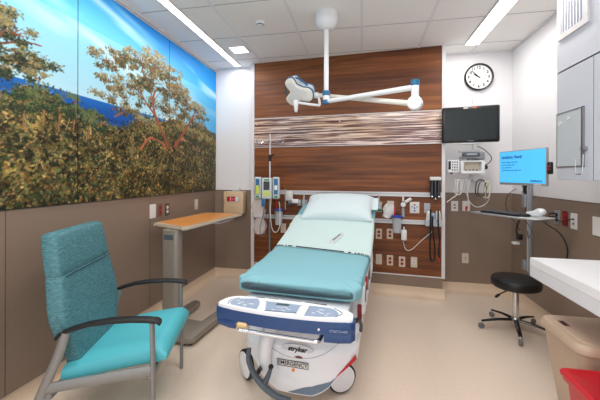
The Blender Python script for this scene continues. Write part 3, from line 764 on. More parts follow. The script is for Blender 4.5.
def smooth_poly(p, n=4): return [(v.x, v.y) for v in smooth_pts([(a,b,0) for a, b in p], n, True)]
MB().prism(smooth_poly(top), .872, .896, .006, 2).build('top_edge', M('cream_edge',(212,198,176),.4), t)
MB().prism(smooth_poly(scale_poly(top,.93)), .896, .8985).build('wood_surface', oak, t)
m = MB(); m.box(-.08,.10,.04,.86,.852,.872,.006,1); m.build('under_frame', rail_white, t)
m = MB(); m.box(-.0,.13,.55,.88,.835,.853,.01,2); m.build('drawer_tray', rail_white, t)

# ------------------------------------------------------------------ patient chair
CA = R(18.3)
t = thing('patient_chair', 'high-backed teal upholstered armchair with black arm pads', 'chair', (-1.12,1.726,0), CA)
# seat: rounded slab sloping down to the rear
lp = []
for i in range(15):
    q = i/14; x = .055-.50*q
    e_ = min(1, math.sqrt(max(0, 1-(1-min(q/.12,1))**2))*.999+.02)
    zt = .455-.085*q+.012*math.sin(q*PI); th = .108*(.35+.65*e_); hw_ = .27-.004*q
    zc_ = zt-.054-(1-e_)*.012
    lp.append([(x, hw_*math.copysign(abs(math.cos(a))**.3, math.cos(a)), zc_+th/2*math.copysign(abs(math.sin(a))**.55, math.sin(a))) for a in [2*PI*k/32 for k in range(32)]])
MB().loft(lp).build('seat', chair_teal, t, sharp=50)
# backrest panels
def back_pt(z):      # centre-line x of the backrest at height z
    return -.405-.118*(z-.32)/.71
def backpanel(stations, thick, name, mat):
    lp = []
    for z, hw_, k in stations:
        z = z-.012*(z-.26)/.77
        x = back_pt(z)
        lp.append([(x+thick*k*math.copysign(abs(math.sin(a))**.35, math.sin(a)), hw_*math.copysign(abs(math.cos(a))**.16, math.cos(a)), z) for a in [2*PI*j/32 for j in range(32)]])
    return MB().loft(lp).build(name, mat, t, sharp=50)
backpanel([(.822,.265,.86),(.832,.268,.98),(.87,.265,1),(.95,.256,1),(1.015,.248,.97),(1.03,.243,.85),(1.036,.235,.6)], .042, 'headrest', chair_pat)
backpanel([(.26,.19,.8),(.28,.20,.95),(.42,.230,1),(.52,.268,1.05),(.60,.292,1.08),(.66,.292,1.08),(.74,.280,1.04),(.80,.270,1.0),(.815,.268,.95),(.822,.265,.86)], .044, 'backrest', chair_pat)
B(-.44, -.4335, -.242, .242, .8085, .8125, .001, 1).build('seam_piping', M('seam_dark',(24,54,62),.7), t)
for sy in (-1, 1):
    y = sy*.30
    MB().tube([(0,y,0),(.0,y,.30),(-.006,y,.585)], .017, sm=3, n=10, flat=.7).build('leg', grey_pow, t)
    MB().tube([(-.60,y,0),(-.53,y,.22),(-.44,y,.44),(-.405,y,.56)], .019, sm=3, n=10, flat=1.2).build('leg', grey_pow, t)
    MB().tube([(-.0,y,.345),(-.25,y,.318),(-.50,y,.290)], .026, sm=3, n=10, flat=.5, up=(0,1,0)).build('side_rail', grey_pow, t)
    lp = []
    for x, zt in ((.035,.592),(.02,.603),(-.03,.61),(-.10,.615),(-.20,.614),(-.30,.603),(-.38,.582),(-.43,.560),(-.445,.545)):
        hw_ = .024 if x > -.3 else .018
        lp.append([(x, y+hw_*math.copysign(abs(math.cos(a))**.5, math.cos(a)), zt-.011+.0115*math.copysign(abs(math.sin(a))**.6, math.sin(a))) for a in [2*PI*j/20 for j in range(20)]])
    MB().loft(lp).build('armrest', black_pl, t, sharp=50)
m = MB(); m.box(-.03,-.0,-.3,.3,.295,.335,.006,1); m.box(-.50,-.47,-.3,.3,.23,.265,.006,1); m.build('cross_rail', grey_pow, t)

# ------------------------------------------------------------------ stretcher
BA = R(-4.5); BO = (-.365,1.43,0)
BM = Matrix.Translation(BO) @ Matrix.Rotation(BA, 4, 'Z')
S = thing('hospital_stretcher', 'white wheeled hospital stretcher with navy foot panel', 'bed', BO, BA)
def prof(y):     # height of the mattress top
    if y < .95: return .738
    q = min((y-.95)/.35, 1); base_ = .735+.5*q*q*.35*.29
    return base_ if y < 1.3 else .735+.5*.35*.29+(y-1.3)*.315
def edges(y):    # left and right edge x of the mattress
    q = min(max((y-.3)/.8, 0), 1)
    l = -.372-.062*q; r = .33+.012*q
    return l, r
Y0, Y1 = .292, 2.05
def section(y, infl, a0, a1, n, drop=0.0, wr=0.0, seed=0.0, taper=True):
    """points round the mattress cross-section at station y; angles in degrees"""
    l, r = edges(y); cx = (l+r)/2; hw_ = (r-l)/2+infl; b = .047+infl
    if taper:
        d = min(y-Y0, Y1-y); rr = .065
        if d < rr:
            q = 1-d/rr; k = math.sqrt(max(1-q*q, 0)); hw_ -= .03*(1-k); b *= (.50+.50*k)
    zc_ = prof(y)-.047
    pts = []
    for i in range(n+1 if a1-a0 < 360 else n):
        a = R(a0+(a1-a0)*i/n)
        x = cx+hw_*math.copysign(abs(math.cos(a))**.22, math.cos(a)); z = zc_+b*math.copysign(abs(math.sin(a))**.42, math.sin(a))
        nz = noise.noise(Vector((x*5+seed, y*5, z*5)))*wr
        if wr:
            e_ = max(0, 1-(y-Y0)/.30)          # gathered folds at the foot corners
            cxn = min(abs(x-l), abs(x-r))
            nz += e_*max(0, 1-cxn/.26)*.009*math.sin((abs(x-cx)*46+(y-Y0)*60))+e_*.003*math.sin(x*23+2)+e_*.0035*math.sin(x*61+y*20)
        pts.append((x+nz*math.cos(a), y, z+nz*(.6 if math.sin(a) > 0 else 0)))
    return pts
def stations(y0, y1, n): return [y0+(y1-y0)*i/n for i in range(n+1)]
ys = [Y0+.0005,Y0+.003,Y0+.008,Y0+.016,Y0+.026,Y0+.038,Y0+.052,Y0+.065,Y0+.08]+stations(Y0+.1,Y0+.34,14)+stations(Y0+.37,Y1-.1,36)+[Y1-.07,Y1-.045,Y1-.025,Y1-.01,Y1-.002]
MB().loft([section(y, -.006, 0, 360, 48) for y in ys]).build('mattress', mat_core, S, sharp=60)
def atbed(o, label, cat, **k):
    o.location = BO; o.rotation_euler = (0,0,BA); o['label'] = label; o['category'] = cat; return o
atbed(MB().loft([section(y, .0, 0, 360, 96, wr=.005) for y in ys]).build('fitted_sheet', teal_sheet, sharp=75),
      'teal fitted sheet pulled tight over the stretcher mattress', 'sheet')
# white draw sheet, a thin cloth folded over the upper part
dl = []
dys = stations(1.07, 1.74, 34)
for y in dys:
    fd = max(0, 1-(y-1.07)/.35); sk = []
    for px_, py_, pz_ in section(y, .007+.0015*math.sin(y*17), -12, 192, 80, wr=.0045, seed=3, taper=False):
        ny = y-.14*(px_+.18)*fd; sk.append((px_, ny, pz_+prof(ny)-prof(y)))
    dl.append(sk)
mb = MB()
out = []
for lp_ in dl:
    pts = [Vector(p) for p in lp_]; l, r = edges(pts[0].y); cx = (l+r)/2; cz = prof(pts[0].y)-.047
    inner = [Vector((cx+(p.x-cx)*.997, p.y, cz+(p.z-cz)*.965)) for p in pts]
    # front hem line runs very slightly skewed like the photo
    out.append([Vector((p.x, p.y-.09*(p.x+.05), p.z)) if False else p for p in pts]+inner[::-1])
mb.loft(out)
ds = atbed(mb.build('draw_sheet', drape, sharp=75), 'white draw sheet across the upper half of the teal bed', 'sheet')
m = MB(); sec = [(a_, 1.075-.14*(a_+.18), c_+prof(1.075-.14*(a_+.18))-prof(1.075)) for a_, b_1, c_ in section(1.075, .0095, 20, 160, 60, wr=.0045, seed=3, taper=False)]
for i in range(2, 58):
    if (i*7) % 11 < 6:
        a, b = Vector(sec[i]), Vector(sec[i+1]); m.tube([a+Vector((0,0,0)), b], .0048, n=6, sm=0)
hm = m.build('hem_stitching', hem, ds)

# pillow
def pillow(w, l, h, seed):
    n, mm = 36, 28; top_, bot = [], []
    def pt(u, v, sgn):
        e_ = (1-abs(u)**2.6)*(1-abs(v)**2.6); z = h/2*max(e_, 0)**.42
        px = w/2*u*(1-.05*(1-abs(v))**1.0*0-.07*(1-v*v)*0); k = 1-.06*(1-v*v)*abs(u)**3
        k2 = 1-.09*(1-u*u)*abs(v)**3
        x = w/2*u*(1+.0*k)-(.0); x *= k2 if False else 1-.05*(1-v*v)*0
        x = w/2*u*(1-.045*math.cos(v*PI/2)*abs(u)**2); y = l/2*v*(1-.07*math.cos(u*PI/2)*abs(v)**2)
        z += .006*noise.noise(Vector((u*2.4+seed, v*2.4, sgn)))+.003*noise.noise(Vector((u*7, v*7+seed, sgn)))
        return Vector((x, y, sgn*z if abs(e_) > 1e-6 else 0))
    t_ = bmesh.new(); G = {}
    for sgn in (1, -1):
        for i in range(n+1):
            for j in range(mm+1):
                edge = i in (0,n) or j in (0,mm)
                if edge and sgn == -1: G[(sgn,i,j)] = G[(1,i,j)]; continue
                u = -math.cos(PI*i/n); v = -math.cos(PI*j/mm)
                p = pt(u, v, sgn)
                if edge: p.z = 0
                G[(sgn,i,j)] = t_.verts.new(p)
        for i in range(n):
            for j in range(mm):
                q = [G[(sgn,i,j)], G[(sgn,i+1,j)], G[(sgn,i+1,j+1)], G[(sgn,i,j+1)]]
                t_.faces.new(q if sgn > 0 else q[::-1])
    mb = MB(); mb.add(t_); return mb
p = thing('pillow', 'plump pale blue-white pillow at the raised head of bed', 'pillow')
p.matrix_world = BM @ Matrix.Translation((-.012,1.82,1.0)) @ Matrix.Rotation(R(25),4,'X')
pillow(.68,.45,.20,1.0).build('cushion', blank, p, sharp=80)
m = MB(); m.box(.32,.385,-.02,.21,-.006,.006,.004,1); m.build('case_flap', blank, p)

# remote on the draw sheet
r_ = thing('bed_remote', 'white handheld call remote lying on the white sheet', 'remote')
r_.matrix_world = BM @ Matrix.Translation((.058,1.30,.7805)) @ Matrix.Rotation(R(-18),4,'Z') @ Matrix.Rotation(R(12.5),4,'X')
lp = []
for y, w0, h in ((-.105,.018,.010),(-.10,.026,.018),(-.07,.030,.024),(.0,.026,.024),(.07,.020,.022),(.10,.016,.018),(.105,.010,.010)):
    lp.append([(w0*math.copysign(abs(math.cos(a))**.5, math.cos(a)), y, .013+h/2*math.copysign(abs(math.sin(a))**.6, math.sin(a))) for a in [2*PI*k/20 for k in range(20)]])
MB().loft(lp).build('body', M('remote_grey',(206,210,214),.4), r_)
m = MB()
for k in range(5): m.box(-.010,.010,-.07+k*.028,-.055+k*.028,.0245,.0268,.001,1)
m.build('button', dark_grey, r_)
o = MB().tube([(.095,1.41,.815),(.12,1.48,.836),(.17,1.56,.858),(.24,1.63,.878),(.30,1.68,.893)], .004).build('remote_cord', cord_white)
atbed(o, 'thin white cord running from the remote under the pillow', 'cord')

# foot panel
out_ = [(-.325,-.005),(-.20,-.03),(.0,-.042),(.2,-.032),(.325,-.008),(.345,.02),(.335,.055),(.30,.085),(.24,.105),(.12,.118),(-.02,.12),(-.20,.115),(-.275,.11),(-.315,.085),(-.336,.04),(-.336,.01)]
po = [(x*.965+.0, y) for x, y in smooth_poly(out_, 4)]
fp = MB().prism(scale_poly(po,.985), .66, .703, .006, 3).build('foot_panel', white_gloss, S)
MB().prism(scale_poly(po,1.012), .632, .688, .008, 2).build('blue_bumper', blue_pl, fp)
def sub_outline(x0, x1): return [(x, y) for x, y in scale_poly(po,1.012)]
MB().prism([(-.322,-.004),(-.25,-.024),(-.212,-.03),(-.235,.08),(-.28,.09),(-.32,.06)], .602, .64, .004, 1).build('bumper_end', blue_pl, fp)
MB().prism([(.206,-.03),(.27,-.02),(.322,-.008),(.336,.02),(.322,.055),(.26,.085),(.22,.085)], .598, .64, .004, 1).build('bumper_end', blue_pl, fp)
zt = .7032
def pad(poly, nm): return MB().prism(smooth_poly(poly,3), zt, zt+.0012).build(nm, pad_blue, fp)
pad([(-.268,.03),(-.262,.012),(-.235,-.005),(-.125,-.018),(-.112,-.015),(-.125,.05),(-.15,.092),(-.16,.096),(-.235,.075),(-.26,.055)], 'control_pad')
pad([(-.068,-.019),(-.062,-.02),(.068,-.012),(.075,-.008),(.074,.07),(.068,.078),(-.09,.078),(-.098,.07)], 'control_pad')
pad([(.118,-.026),(.125,-.028),(.20,-.016),(.245,.0),(.262,.022),(.25,.055),(.215,.080),(.125,.083),(.119,.076)], 'control_pad')
B(-.042,.022,.05,.068,zt+.001,zt+.0035,.001,1).build('display', pad_dark, fp)
m = MB(); rb = random.Random(3)
for x0, x1, y0, y1, n in ((-.24,-.15,.0,.06,8),(-.075,.055,-.008,.035,9),(.14,.22,-.005,.055,8)):
    for i in range(n):
        x = rb.uniform(x0,x1); y = rb.uniform(y0,y1); m.box(x-.007,x+.007,y-.0025,y+.0025,zt+.001,zt+.0022)
m.build('button_marks', white_pl, fp)
m = MB(); m.tube([(-.245,.082,zt+.001),(-.278,.045,zt+.001),(-.268,.0,zt+.001)],.0018,n=6); m.build('panel_line', line_grey, fp)
m = MB(); m.tube([(.235,.085,zt+.001),(.276,.04,zt+.001),(.25,-.006,zt+.001)],.0018,n=6); m.build('panel_line', line_grey, fp)
m = MB(); m.tube([(-.185,.03,.612),(-.182,-.045,.612),(-.15,-.052,.612),(.14,-.052,.608),(.185,-.045,.608),(.19,.03,.61)], .010, n=10, sm=4); m.build('chrome_grip', chrome, fp)
m = MB(); m.box(-.205,-.15,-.045,.03,.615,.640,.010,3); m.build('grip_mount', M('pale_brass',(222,190,140),.35,.2), fp)
text('bumper_text', 'STRETCHER', .015, pad_blue, fp, Matrix.Translation((.27,-.0265,.652)) @ Matrix.Rotation(R(7),4,'Z') @ FACE_FRONT)
MB().cyl((.185,-.03,.655),(.185,-.038,.655),.005,n=10).build('bumper_screw', white_pl, fp)

# litter frame below the mattress
m = MB(); m.box(-.31,.28,.10,2.06,.598,.634,.012,2); m.build('litter_deck', shell_grey, S)
m = MB()
for x0, x1 in ((-.24,-.19),(-.17,-.11),(-.09,.02),(.04,.16)): m.box(x0,x1,.262,.285,.634,.638,.001,1)
m.build('deck_slot', black_pl, S)
m = MB(); m.box(-.335,-.285,.14,.18,.655,.665,.003,1); m.build('orange_catch', M('amber_plastic',(196,120,60),.45), S)
m = MB()
m.tube([(-.33,1.0,.62),(-.33,1.4,.66),(-.33,1.9,.80)],.018,sm=3); m.tube([(.30,1.0,.62),(.30,1.4,.66),(.30,1.9,.80)],.018,sm=3)
m.build('fowler_frame', steel, S)
for sx, x in ((-1,-.375),(1,.318)):
    m = MB(); m.tube([(x,.62,.52),(x,.66,.60),(x,.8,.615),(x,1.5,.615),(x,1.66,.60),(x,1.70,.52)],.016,sm=4); m.tube([(x,.62,.52),(x,.66,.46),(x,.8,.445),(x,1.5,.445),(x,1.66,.46),(x,1.70,.52)],.014,sm=4)
    sr = m.build('side_rail', white_pl, S)
    for y in (.85,1.1,1.35): MB().tube([(x,y,.45),(x,y+.02,.61)],.010,sm=0).build('rail_spindle', steel, sr)
    B(x-.006,x+.018 if sx > 0 else x+.006,.76,.86,.59,.63,.003,1).build('red_marker', red_pl, sr)
m = MB(); m.tube([(.31,.18,.60),(.325,.28,.58),(.33,.40,.50),(.32,.50,.42)],.010); m.build('side_strut', black_pl, S)
m = MB(); m.box(.272,.315,.13,.17,.628,.652,.008,2); m.build('yellow_tag', yellow, S)
m = MB(); m.cyl((.32,.42,.50),(.32,.42,.60),.012,n=10); m.build('red_lever', maroon, S)

# base hood
ZT = .452
def hood_y(x, z):
    u = (x+.015)/.33
    y = .265+.085*abs(u)**2.6
    y += .10*max(0, (z-.36)/.09)**2
    y += .035*max(0, (.22-z)/.16)**1.6
    return y
def hood_bot(x):
    u = abs(x+.015)/.33
    return float(np.interp(u, [0,.3,.45,.58,.7,.85,1.0], [.135,.138,.165,.2,.255,.295,.335]))
lp = []
NX = 46
for i in range(NX+1):
    x = -.345+.66*i/NX; u = (x+.015)/.33; ed = max(0, 1-(abs(u))**8)**.5
    zb = hood_bot(x); zt2 = ZT-.05*abs(u)**4; zs = [zb+(zt2-zb)*k/12 for k in range(13)]
    fr = [(x, hood_y(x, z)+(.03*(1-ed)), z) for z in zs]
    bk = [(x, .62, zt2), (x, 1.2, zt2-.03), (x, 1.85, zt2-.05), (x, 1.88, zb+.05), (x, 1.2, zb+.05), (x, .62, zb+.02)]
    lp.append(fr+bk)
hood = MB().loft(lp).build('base_hood', white_gloss, S, sharp=55)
def patch(poly_xz, off, mat, name, nx=14, nz=8):
    """a thin conforming patch: poly_xz gives for q in 0..1 the (x, zlow, zhigh)"""
    loops = []
    for x, z0, z1 in poly_xz:
        a = [(x, hood_y(x, z0+(z1-z0)*k/nz)-off, z0+(z1-z0)*k/nz) for k in range(nz+1)]
        b = [(x, y+off+.004, z) for x, y, z in a][::-1]
        loops.append(a+b)
    return MB().loft(loops).build(name, mat, hood, sharp=60)
patch([(-.05+.255*i/20, hood_bot(-.05+.255*i/20)+.006, hood_bot(-.05+.255*i/20)+.008+.050*math.sin(PI*(i/20)**1.15)) for i in range(21)], .0015, M('slate_pad',(108,126,146),.4), 'pedal_label')
patch([(-.225+.44*i/28, .338+.075*((-.225+.44*i/28+.005)/.22)**2, .3395+.075*((-.225+.44*i/28+.005)/.22)**2) for i in range(29)], .001, line_grey, 'moulding_line')
def htxt(nm, body, size, x, z, mat, rot=0, **k):
    dy = (hood_y(x+.02,z)-hood_y(x-.02,z))/.04; dz = (hood_y(x,z+.02)-hood_y(x,z-.02))/.04
    mtx = Matrix.Translation((x, hood_y(x,z)-.004, z)) @ Matrix.Rotation(math.atan(dy),4,'Z') @ Matrix.Rotation(-math.atan(dz),4,'X') @ FACE_FRONT @ Matrix.Rotation(R(rot),4,'Z')
    return text(nm, body, size, mat, hood, mtx, **k), mtx
patch([(.205+.105*i/10, hood_bot(.205+.105*i/10)+.003, hood_bot(.205+.105*i/10)+.006+.026*i/10) for i in range(11)], .002, red_pl, 'red_marker')
# raised oval badge
m = MB(); ov = []
def ovl(z, k): return [(.088*k*math.cos(a), z, .026*k*math.sin(a)) for a in [2*PI*i/32 for i in range(32)]]
xb, zb_ = .002, .385
mb = MB(); mb.loft([ovl(.004,1), ovl(-.001,1), ovl(-.003,.95)], Mx=Matrix.Translation((xb, hood_y(xb,zb_)-.001, zb_))); mb.build('badge', shell_grey, hood)
text('maker_name', 'stryker', .036, black_pl, hood, TF(xb, hood_y(xb,zb_)-.0065, zb_), bold=.0012, shear=.25)
MB().ell((xb+.01, hood_y(xb,.345)-.001, .346),(.022,.002,.006)).build('model_mark', maroon, hood)
xe, ze = -.022, .306
m = MB()
for x0, x1, z0, z1 in ((-.088,.088,.0155,.0175),(-.088,.088,-.0175,-.0155),(-.088,-.086,-.0175,.0175),(.086,.088,-.0175,.0175)): m.box(x0,x1,-.002,0,z0,z1)
m.box(-.087,.087,-.0008,.004,-.016,.016)
m.bm.transform(Matrix.Translation((xe, hood_y(xe,ze)-.003, ze)))
B(-.087,.087,-.0008,.003,-.016,.016, Mx=Matrix.Translation((xe, hood_y(xe,ze)-.003, ze))).build('sign_plate', plate_white, hood)
m.bm.free()
m = MB(); m.T = Matrix.Translation((xe, hood_y(xe,ze)-.003, ze))
for x0, x1, z0, z1 in ((-.088,.088,.0145,.0175),(-.088,.088,-.0175,-.0145),(-.088,-.085,-.0175,.0175),(.085,.088,-.0175,.0175)): m.box(x0,x1,-.002,0,z0,z1)
m.build('sign_border', black_pl, hood)
text('sign_text', 'EMERGENCY', .029, black_pl, hood, TF(xe, hood_y(xe,ze)-.005, ze), bold=.0004)
MB().cyl((-.018,hood_y(-.018,.272)+.002,.272),(-.018,hood_y(-.018,.272)-.003,.272),.009,n=16).build('orange_dot', orange, hood)
# upright rounded column on the left front of the hood
m = MB(); m.tube([(-.165,.30,.455),(-.17,.262,.42),(-.175,.25,.34),(-.17,.262,.25)], [.038,.040,.036,.028], n=16, sm=5); m.build('front_column', white_gloss, S)
# lift columns between base and litter
for y in (.62, 1.55): MB().cyl((-.015,y,.40),(-.015,y,.606),.075,n=24).build('lift_column', dark_grey, S)
m = MB(); m.box(-.22,.2,.45,1.75,.19,.23,.01,1); m.build('under_carriage', dark_grey, S)
for x, y, sx, ang in ((-.415,.51,-1,50),(.20,.54,1,-58),(-.27,1.75,-1,10),(.21,1.75,1,-10)):
    c = MB().lathe([(0,.186),(.028,.186),(.03,.25),(.0,.25)], c=(x+(.06 if x < -.4 else 0),y,0), n=16).build('caster', steel, S)
    d = Vector((math.cos(R(ang)), math.sin(R(ang)), 0)); p = Vector((x,y+.02,.0925))
    MB().cyl(p-d*.016, p+d*.016, .091, n=36, bev=.006).build('tyre', black_pl, c)
    m = MB(); q = d.to_track_quat('Z','Y').to_matrix().to_4x4()
    m.lathe([(0,-.024),(.070,-.022),(.080,-.017),(.080,.017),(.070,.022),(0,.024)], n=32, Mx=Matrix.Translation(p) @ q); m.build('wheel_cover', white_gloss, c)
    if y < 1 and sx < 0: MB().ell((-.335,.40,.262), (.014,.04,.014)).build('red_marker', red_pl, c)
# brake / steer pedal
m = MB(); m.tube([(-.252,.21,.385),(-.248,.195,.33),(-.215,.19,.265),(-.16,.185,.215),(-.09,.18,.178),(-.01,.185,.16)], [.014,.017,.018,.022,.019,.017], n=12, sm=5, flat=.8)
m.tube([(-.155,.19,.22),(-.13,.19,.275),(-.12,.195,.31)], [.018,.012,.009], n=10, sm=4)
pd = m.build('foot_pedal', dark_grey, S)
MB().ell((-.119,.192,.315),(.014,.014,.012)).build('pedal_tip', black_pl, pd)
MB().ell((-.185,.185,.285),(.010,.012,.016)).build('pedal_stop', black_pl, pd)
MB().tube([(-.20,.195,.26),(-.18,.30,.30)],.012,sm=0).build('pedal_arm', dark_grey, pd)

# ------------------------------------------------------------------ surgical light
t = thing('surgical_light', 'ceiling-hung white examination light with blue trim on jointed arms', 'light', (-.31,2.79,ZC))
MB().lathe([(0,0),(.098,0),(.098,-.05),(.09,-.10),(.062,-.135),(.03,-.145),(0,-.145)], n=32).build('ceiling_canopy', white_pl, t)
MB().cyl((0,0,-.14),(0,0,-.69),.021,n=20).build('drop_pole', white_pl, t)
MB().cyl((0,0,-.675),(0,0,-.715),.034,n=20,bev=.004).build('blue_collar', teal_cap, t)
MB().cyl((0,0,-.715),(0,0,-.755),.030,n=20,bev=.003).build('joint_hub', white_pl, t)
MB().cyl((0,0,-.755),(0,0,-.79),.032,n=20,bev=.006).build('lower_cap', teal_cap, t)
el = Vector((.68,-.37,0))
MB().cyl((0,0,-.765),(el.x,el.y,-.775),.019,.021,n=16).build('extension_arm', white_pl, t)
MB().cyl((el.x,el.y,-.722),(el.x,el.y,-.765),.030,n=20,bev=.005).build('elbow_cap', teal_cap, t)
MB().cyl((el.x,el.y,-.765),(el.x,el.y,-.865),.027,n=18).build('elbow_tube', white_pl, t)
q1 = Vector((.30,1,0)).normalized()
pe = Vector((el.x,el.y,-.89))
MB().cyl(pe-q1*.035, pe+q1*.035, .052, n=28, bev=.008).build('elbow_disc', white_pl, t)
hd = Vector((-.09,.17,-.665))
m = MB(); m.cyl(pe+q1*.02, hd, .021, .018, n=16); m.build('spring_arm', bone, t)
m = MB(); m.cyl(hd, hd+Vector((-.04,0,.0)), .028, .028, n=14, bev=.004); m.build('arm_socket', white_pl, t)
HC_ = Vector((-.300,.14,-.632))       # centre of the lamp head
m = MB(); m.tube([hd+Vector((0,0,-.01)), hd+Vector((.01,-.01,-.09)), Vector((-.10,.13,-.765)), Vector((-.20,.10,-.755)), Vector((-.29,.09,-.74))], .012, sm=5); m.build('yoke', white_pl, t)
# three-lobed head, its lens facing down and toward the room
lob = []
for i in range(72):
    a = 2*PI*i/72; rr_ = .114+.042*math.tanh(1.8*math.cos(3*(a-R(102))))+.024*math.cos(a-R(-18))
    lob.append((rr_*math.cos(a), rr_*math.sin(a)))
nz_ = Vector((-.26,-.72,-.62)).normalized(); uy_ = (Vector((0,0,1))-nz_*nz_.z).normalized(); ux_ = uy_.cross(nz_)
HM = Matrix.Translation(HC_) @ Matrix((ux_, uy_, nz_)).transposed().to_4x4()
def lobed(z0, z1, k, bev=.0): return [[(x*k_, y*k_, z) for x, y in lob] for z, k_ in ((z0,k),(z1,k))]
mb = MB(); mb.T = HM
mb.loft([[(x*k_, y*k_, z) for x, y in lob] for z, k_ in ((-.10,.72),(-.095,.82),(-.08,.88),(-.02,1.0),(.004,1.0))]); mb.build('head_shell', white_pl, t)
mb = MB(); mb.T = HM
mb.loft([[(x*k_, y*k_, z) for x, y in lob] for z, k_ in ((-.006,1.03),(.012,1.03))]); mb.build('blue_rim', teal_cap, t)
mb = MB(); mb.T = HM
mb.loft([[(x*k_, y*k_, z) for x, y in lob] for z, k_ in ((-.092,.89),(-.076,.92))]); mb.build('blue_rear_band', teal_cap, t)
mb = MB(); mb.T = HM
mb.loft([[(x*k_, y*k_, z) for x, y in lob] for z, k_ in ((.012,.99),(.024,.97),(.028,.90))]); hl = mb.build('front_cover', bone, t)
mb = MB(); mb.T = HM
mb.loft([[(x*k_, y*k_, z) for x, y in lob] for z, k_ in ((.027,.74),(.0295,.72))]); mb.build('lens_array', lens, t)
for k in range(3):
    a = R(102+60+120*k); mb = MB(); mb.T = HM
    mb.tube([(.125*math.cos(a-.62),.125*math.sin(a-.62),-.03),(.122*math.cos(a-.3),.122*math.sin(a-.3),-.03),(.122*math.cos(a+.3),.122*math.sin(a+.3),-.03),(.125*math.cos(a+.62),.125*math.sin(a+.62),-.03)],.008,sm=4); mb.build('grab_handle', teal_cap if k else dark_grey, t)
m = MB(); m.lathe([(0,0),(.022,0),(.024,-.02),(.014,-.10),(.008,-.108),(0,-.108)], c=(-.275,.03,-.735), n=18); m.build('sterile_handle', white_pl, t)

# smoke detector / sprinkler on the ceiling
t = thing('smoke_detector', 'small round white detector on the ceiling near surgical light', 'detector', (-.925,2.83,ZC))
MB().lathe([(0,0),(.045,0),(.045,-.012),(.034,-.022),(.030,-.035),(0,-.04)], n=24).build('housing', white_pl, t)
MB().lathe([(.031,-.024),(.034,-.024),(.033,-.032),(.030,-.032)], n=24).build('sensor_ring', dark_grey, t)

# ------------------------------------------------------------------ forest mural
MY0, MY1, MZ0, MZ1, STEP = -.25, 3.972, 1.132, 2.682, .006
NYc = int((MY1-MY0)/STEP)+1; NZc = int((MZ1-MZ0)/STEP)+1
yy = np.linspace(MY0, MY1, NYc); zz = np.linspace(MZ0, MZ1, NZc)
rng = np.random.default_rng(5)
img = np.zeros((NZc, NYc, 3))
Yg, Zg = np.meshgrid(yy, zz)
def mixc(a, b, q): q = np.clip(q,0,1)[...,None]; return np.array(a)*(1-q)+np.array(b)*q
q = (Zg-1.9)/.75
sky = mixc((176,222,238), (96,196,236), q*.9)
sky = np.where((q > .62)[...,None], mixc((96,196,236), (18,132,214), (q-.62)/.38*1.1+.30*(Yg-2.6)/1.4), sky)
sky = mixc(sky, (24,150,226), np.clip((Yg-3.0)/1.1,0,1)*.75)
def vnoise(Y, Z, sy, sz, seed):
    r = np.random.default_rng(seed); gy = r.random((64,64)); a = (Y*sy) % 63; b = (Z*sz) % 63
    i = a.astype(int); j = b.astype(int); fa = a-i; fb = b-j; fa = fa*fa*(3-2*fa); fb = fb*fb*(3-2*fb)
    i2 = (i+1) % 64; j2 = (j+1) % 64
    return gy[i,j]*(1-fa)*(1-fb)+gy[i2,j]*fa*(1-fb)+gy[i,j2]*(1-fa)*fb+gy[i2,j2]*fa*fb
dd = Zg+.16*Yg                                     # cloud streaks
cl = vnoise(Yg, dd, 1.3, 7, 2)*.6+vnoise(Yg, dd, 3, 16, 3)*.4
img = mixc(sky, (250,252,252), np.clip((cl-.52)*2.2,0,.65)*np.clip((Zg-2.0)/.25,.25,1))
st = np.exp(-((dd-2.92)/.035)**2)*np.clip((Yg-1.1)/.5,0,1)*np.clip((2.75-Yg)/.4,0,1)
img = mixc(img, (252,252,252), st*.55)
# sea and distant shore
SEA = 1.865
sea = mixc((30,110,190), (10,70,150), (SEA-Zg)/.14+.25*vnoise(Yg,Zg,4,40,7))
img = np.where((Zg < SEA)[...,None], sea, img)
img = np.where(((Zg < SEA+.012) & (Zg > SEA-.01) & (Yg > 3.5))[...,None], np.array((92,112,120)), img)
img = np.where(((Zg < SEA-.01) & (Yg > 3.55))[...,None], np.array((70,84,74)), img)
def dab(y, z, ry, rz_, col, ang=0.0, al=1.0):
    rad = max(ry, rz_)+STEP; i0 = max(int((y-rad-MY0)/STEP),0); i1 = min(int((y+rad-MY0)/STEP)+2,NYc); j0 = max(int((z-rad-MZ0)/STEP),0); j1 = min(int((z+rad-MZ0)/STEP)+2,NZc)
    if i0 >= i1 or j0 >= j1: return
    Y = Yg[j0:j1,i0:i1]-y; Z = Zg[j0:j1,i0:i1]-z; c, s_ = math.cos(ang), math.sin(ang)
    d = ((Y*c+Z*s_)/ry)**2+((-Y*s_+Z*c)/rz_)**2
    a = np.clip(1.35-d, 0, 1)*al
    img[j0:j1,i0:i1] = img[j0:j1,i0:i1]*(1-a[...,None])+np.array(col)*a[...,None]
def stroke(pts, w0, w1, col, al=1.0):
    P = [(v.x, v.y) for v in smooth_pts([(a,b,0) for a, b in pts], 8)]
    for k in range(len(P)-1):
        (a, b), (c, d) = P[k], P[k+1]; L = math.hypot(c-a, d-b); n = max(int(L/(STEP*.8)),1); f = k/(len(P)-1); w_ = w0+(w1-w0)*f
        for i in range(n):
            t_ = i/n; jc = rng.uniform(-12,12); dab(a+(c-a)*t_, b+(d-b)*t_, w_, w_, [v+jc for v in col], 0, al)
greens = [(30,38,28),(46,54,36),(66,76,44),(92,98,60),(52,72,50),(80,68,46),(44,36,28)]
tans = [(146,130,80),(170,150,96),(128,112,66),(150,98,56),(112,70,40)]
pale = [(176,166,140),(154,148,122),(130,128,104),(104,110,84),(120,100,80)]
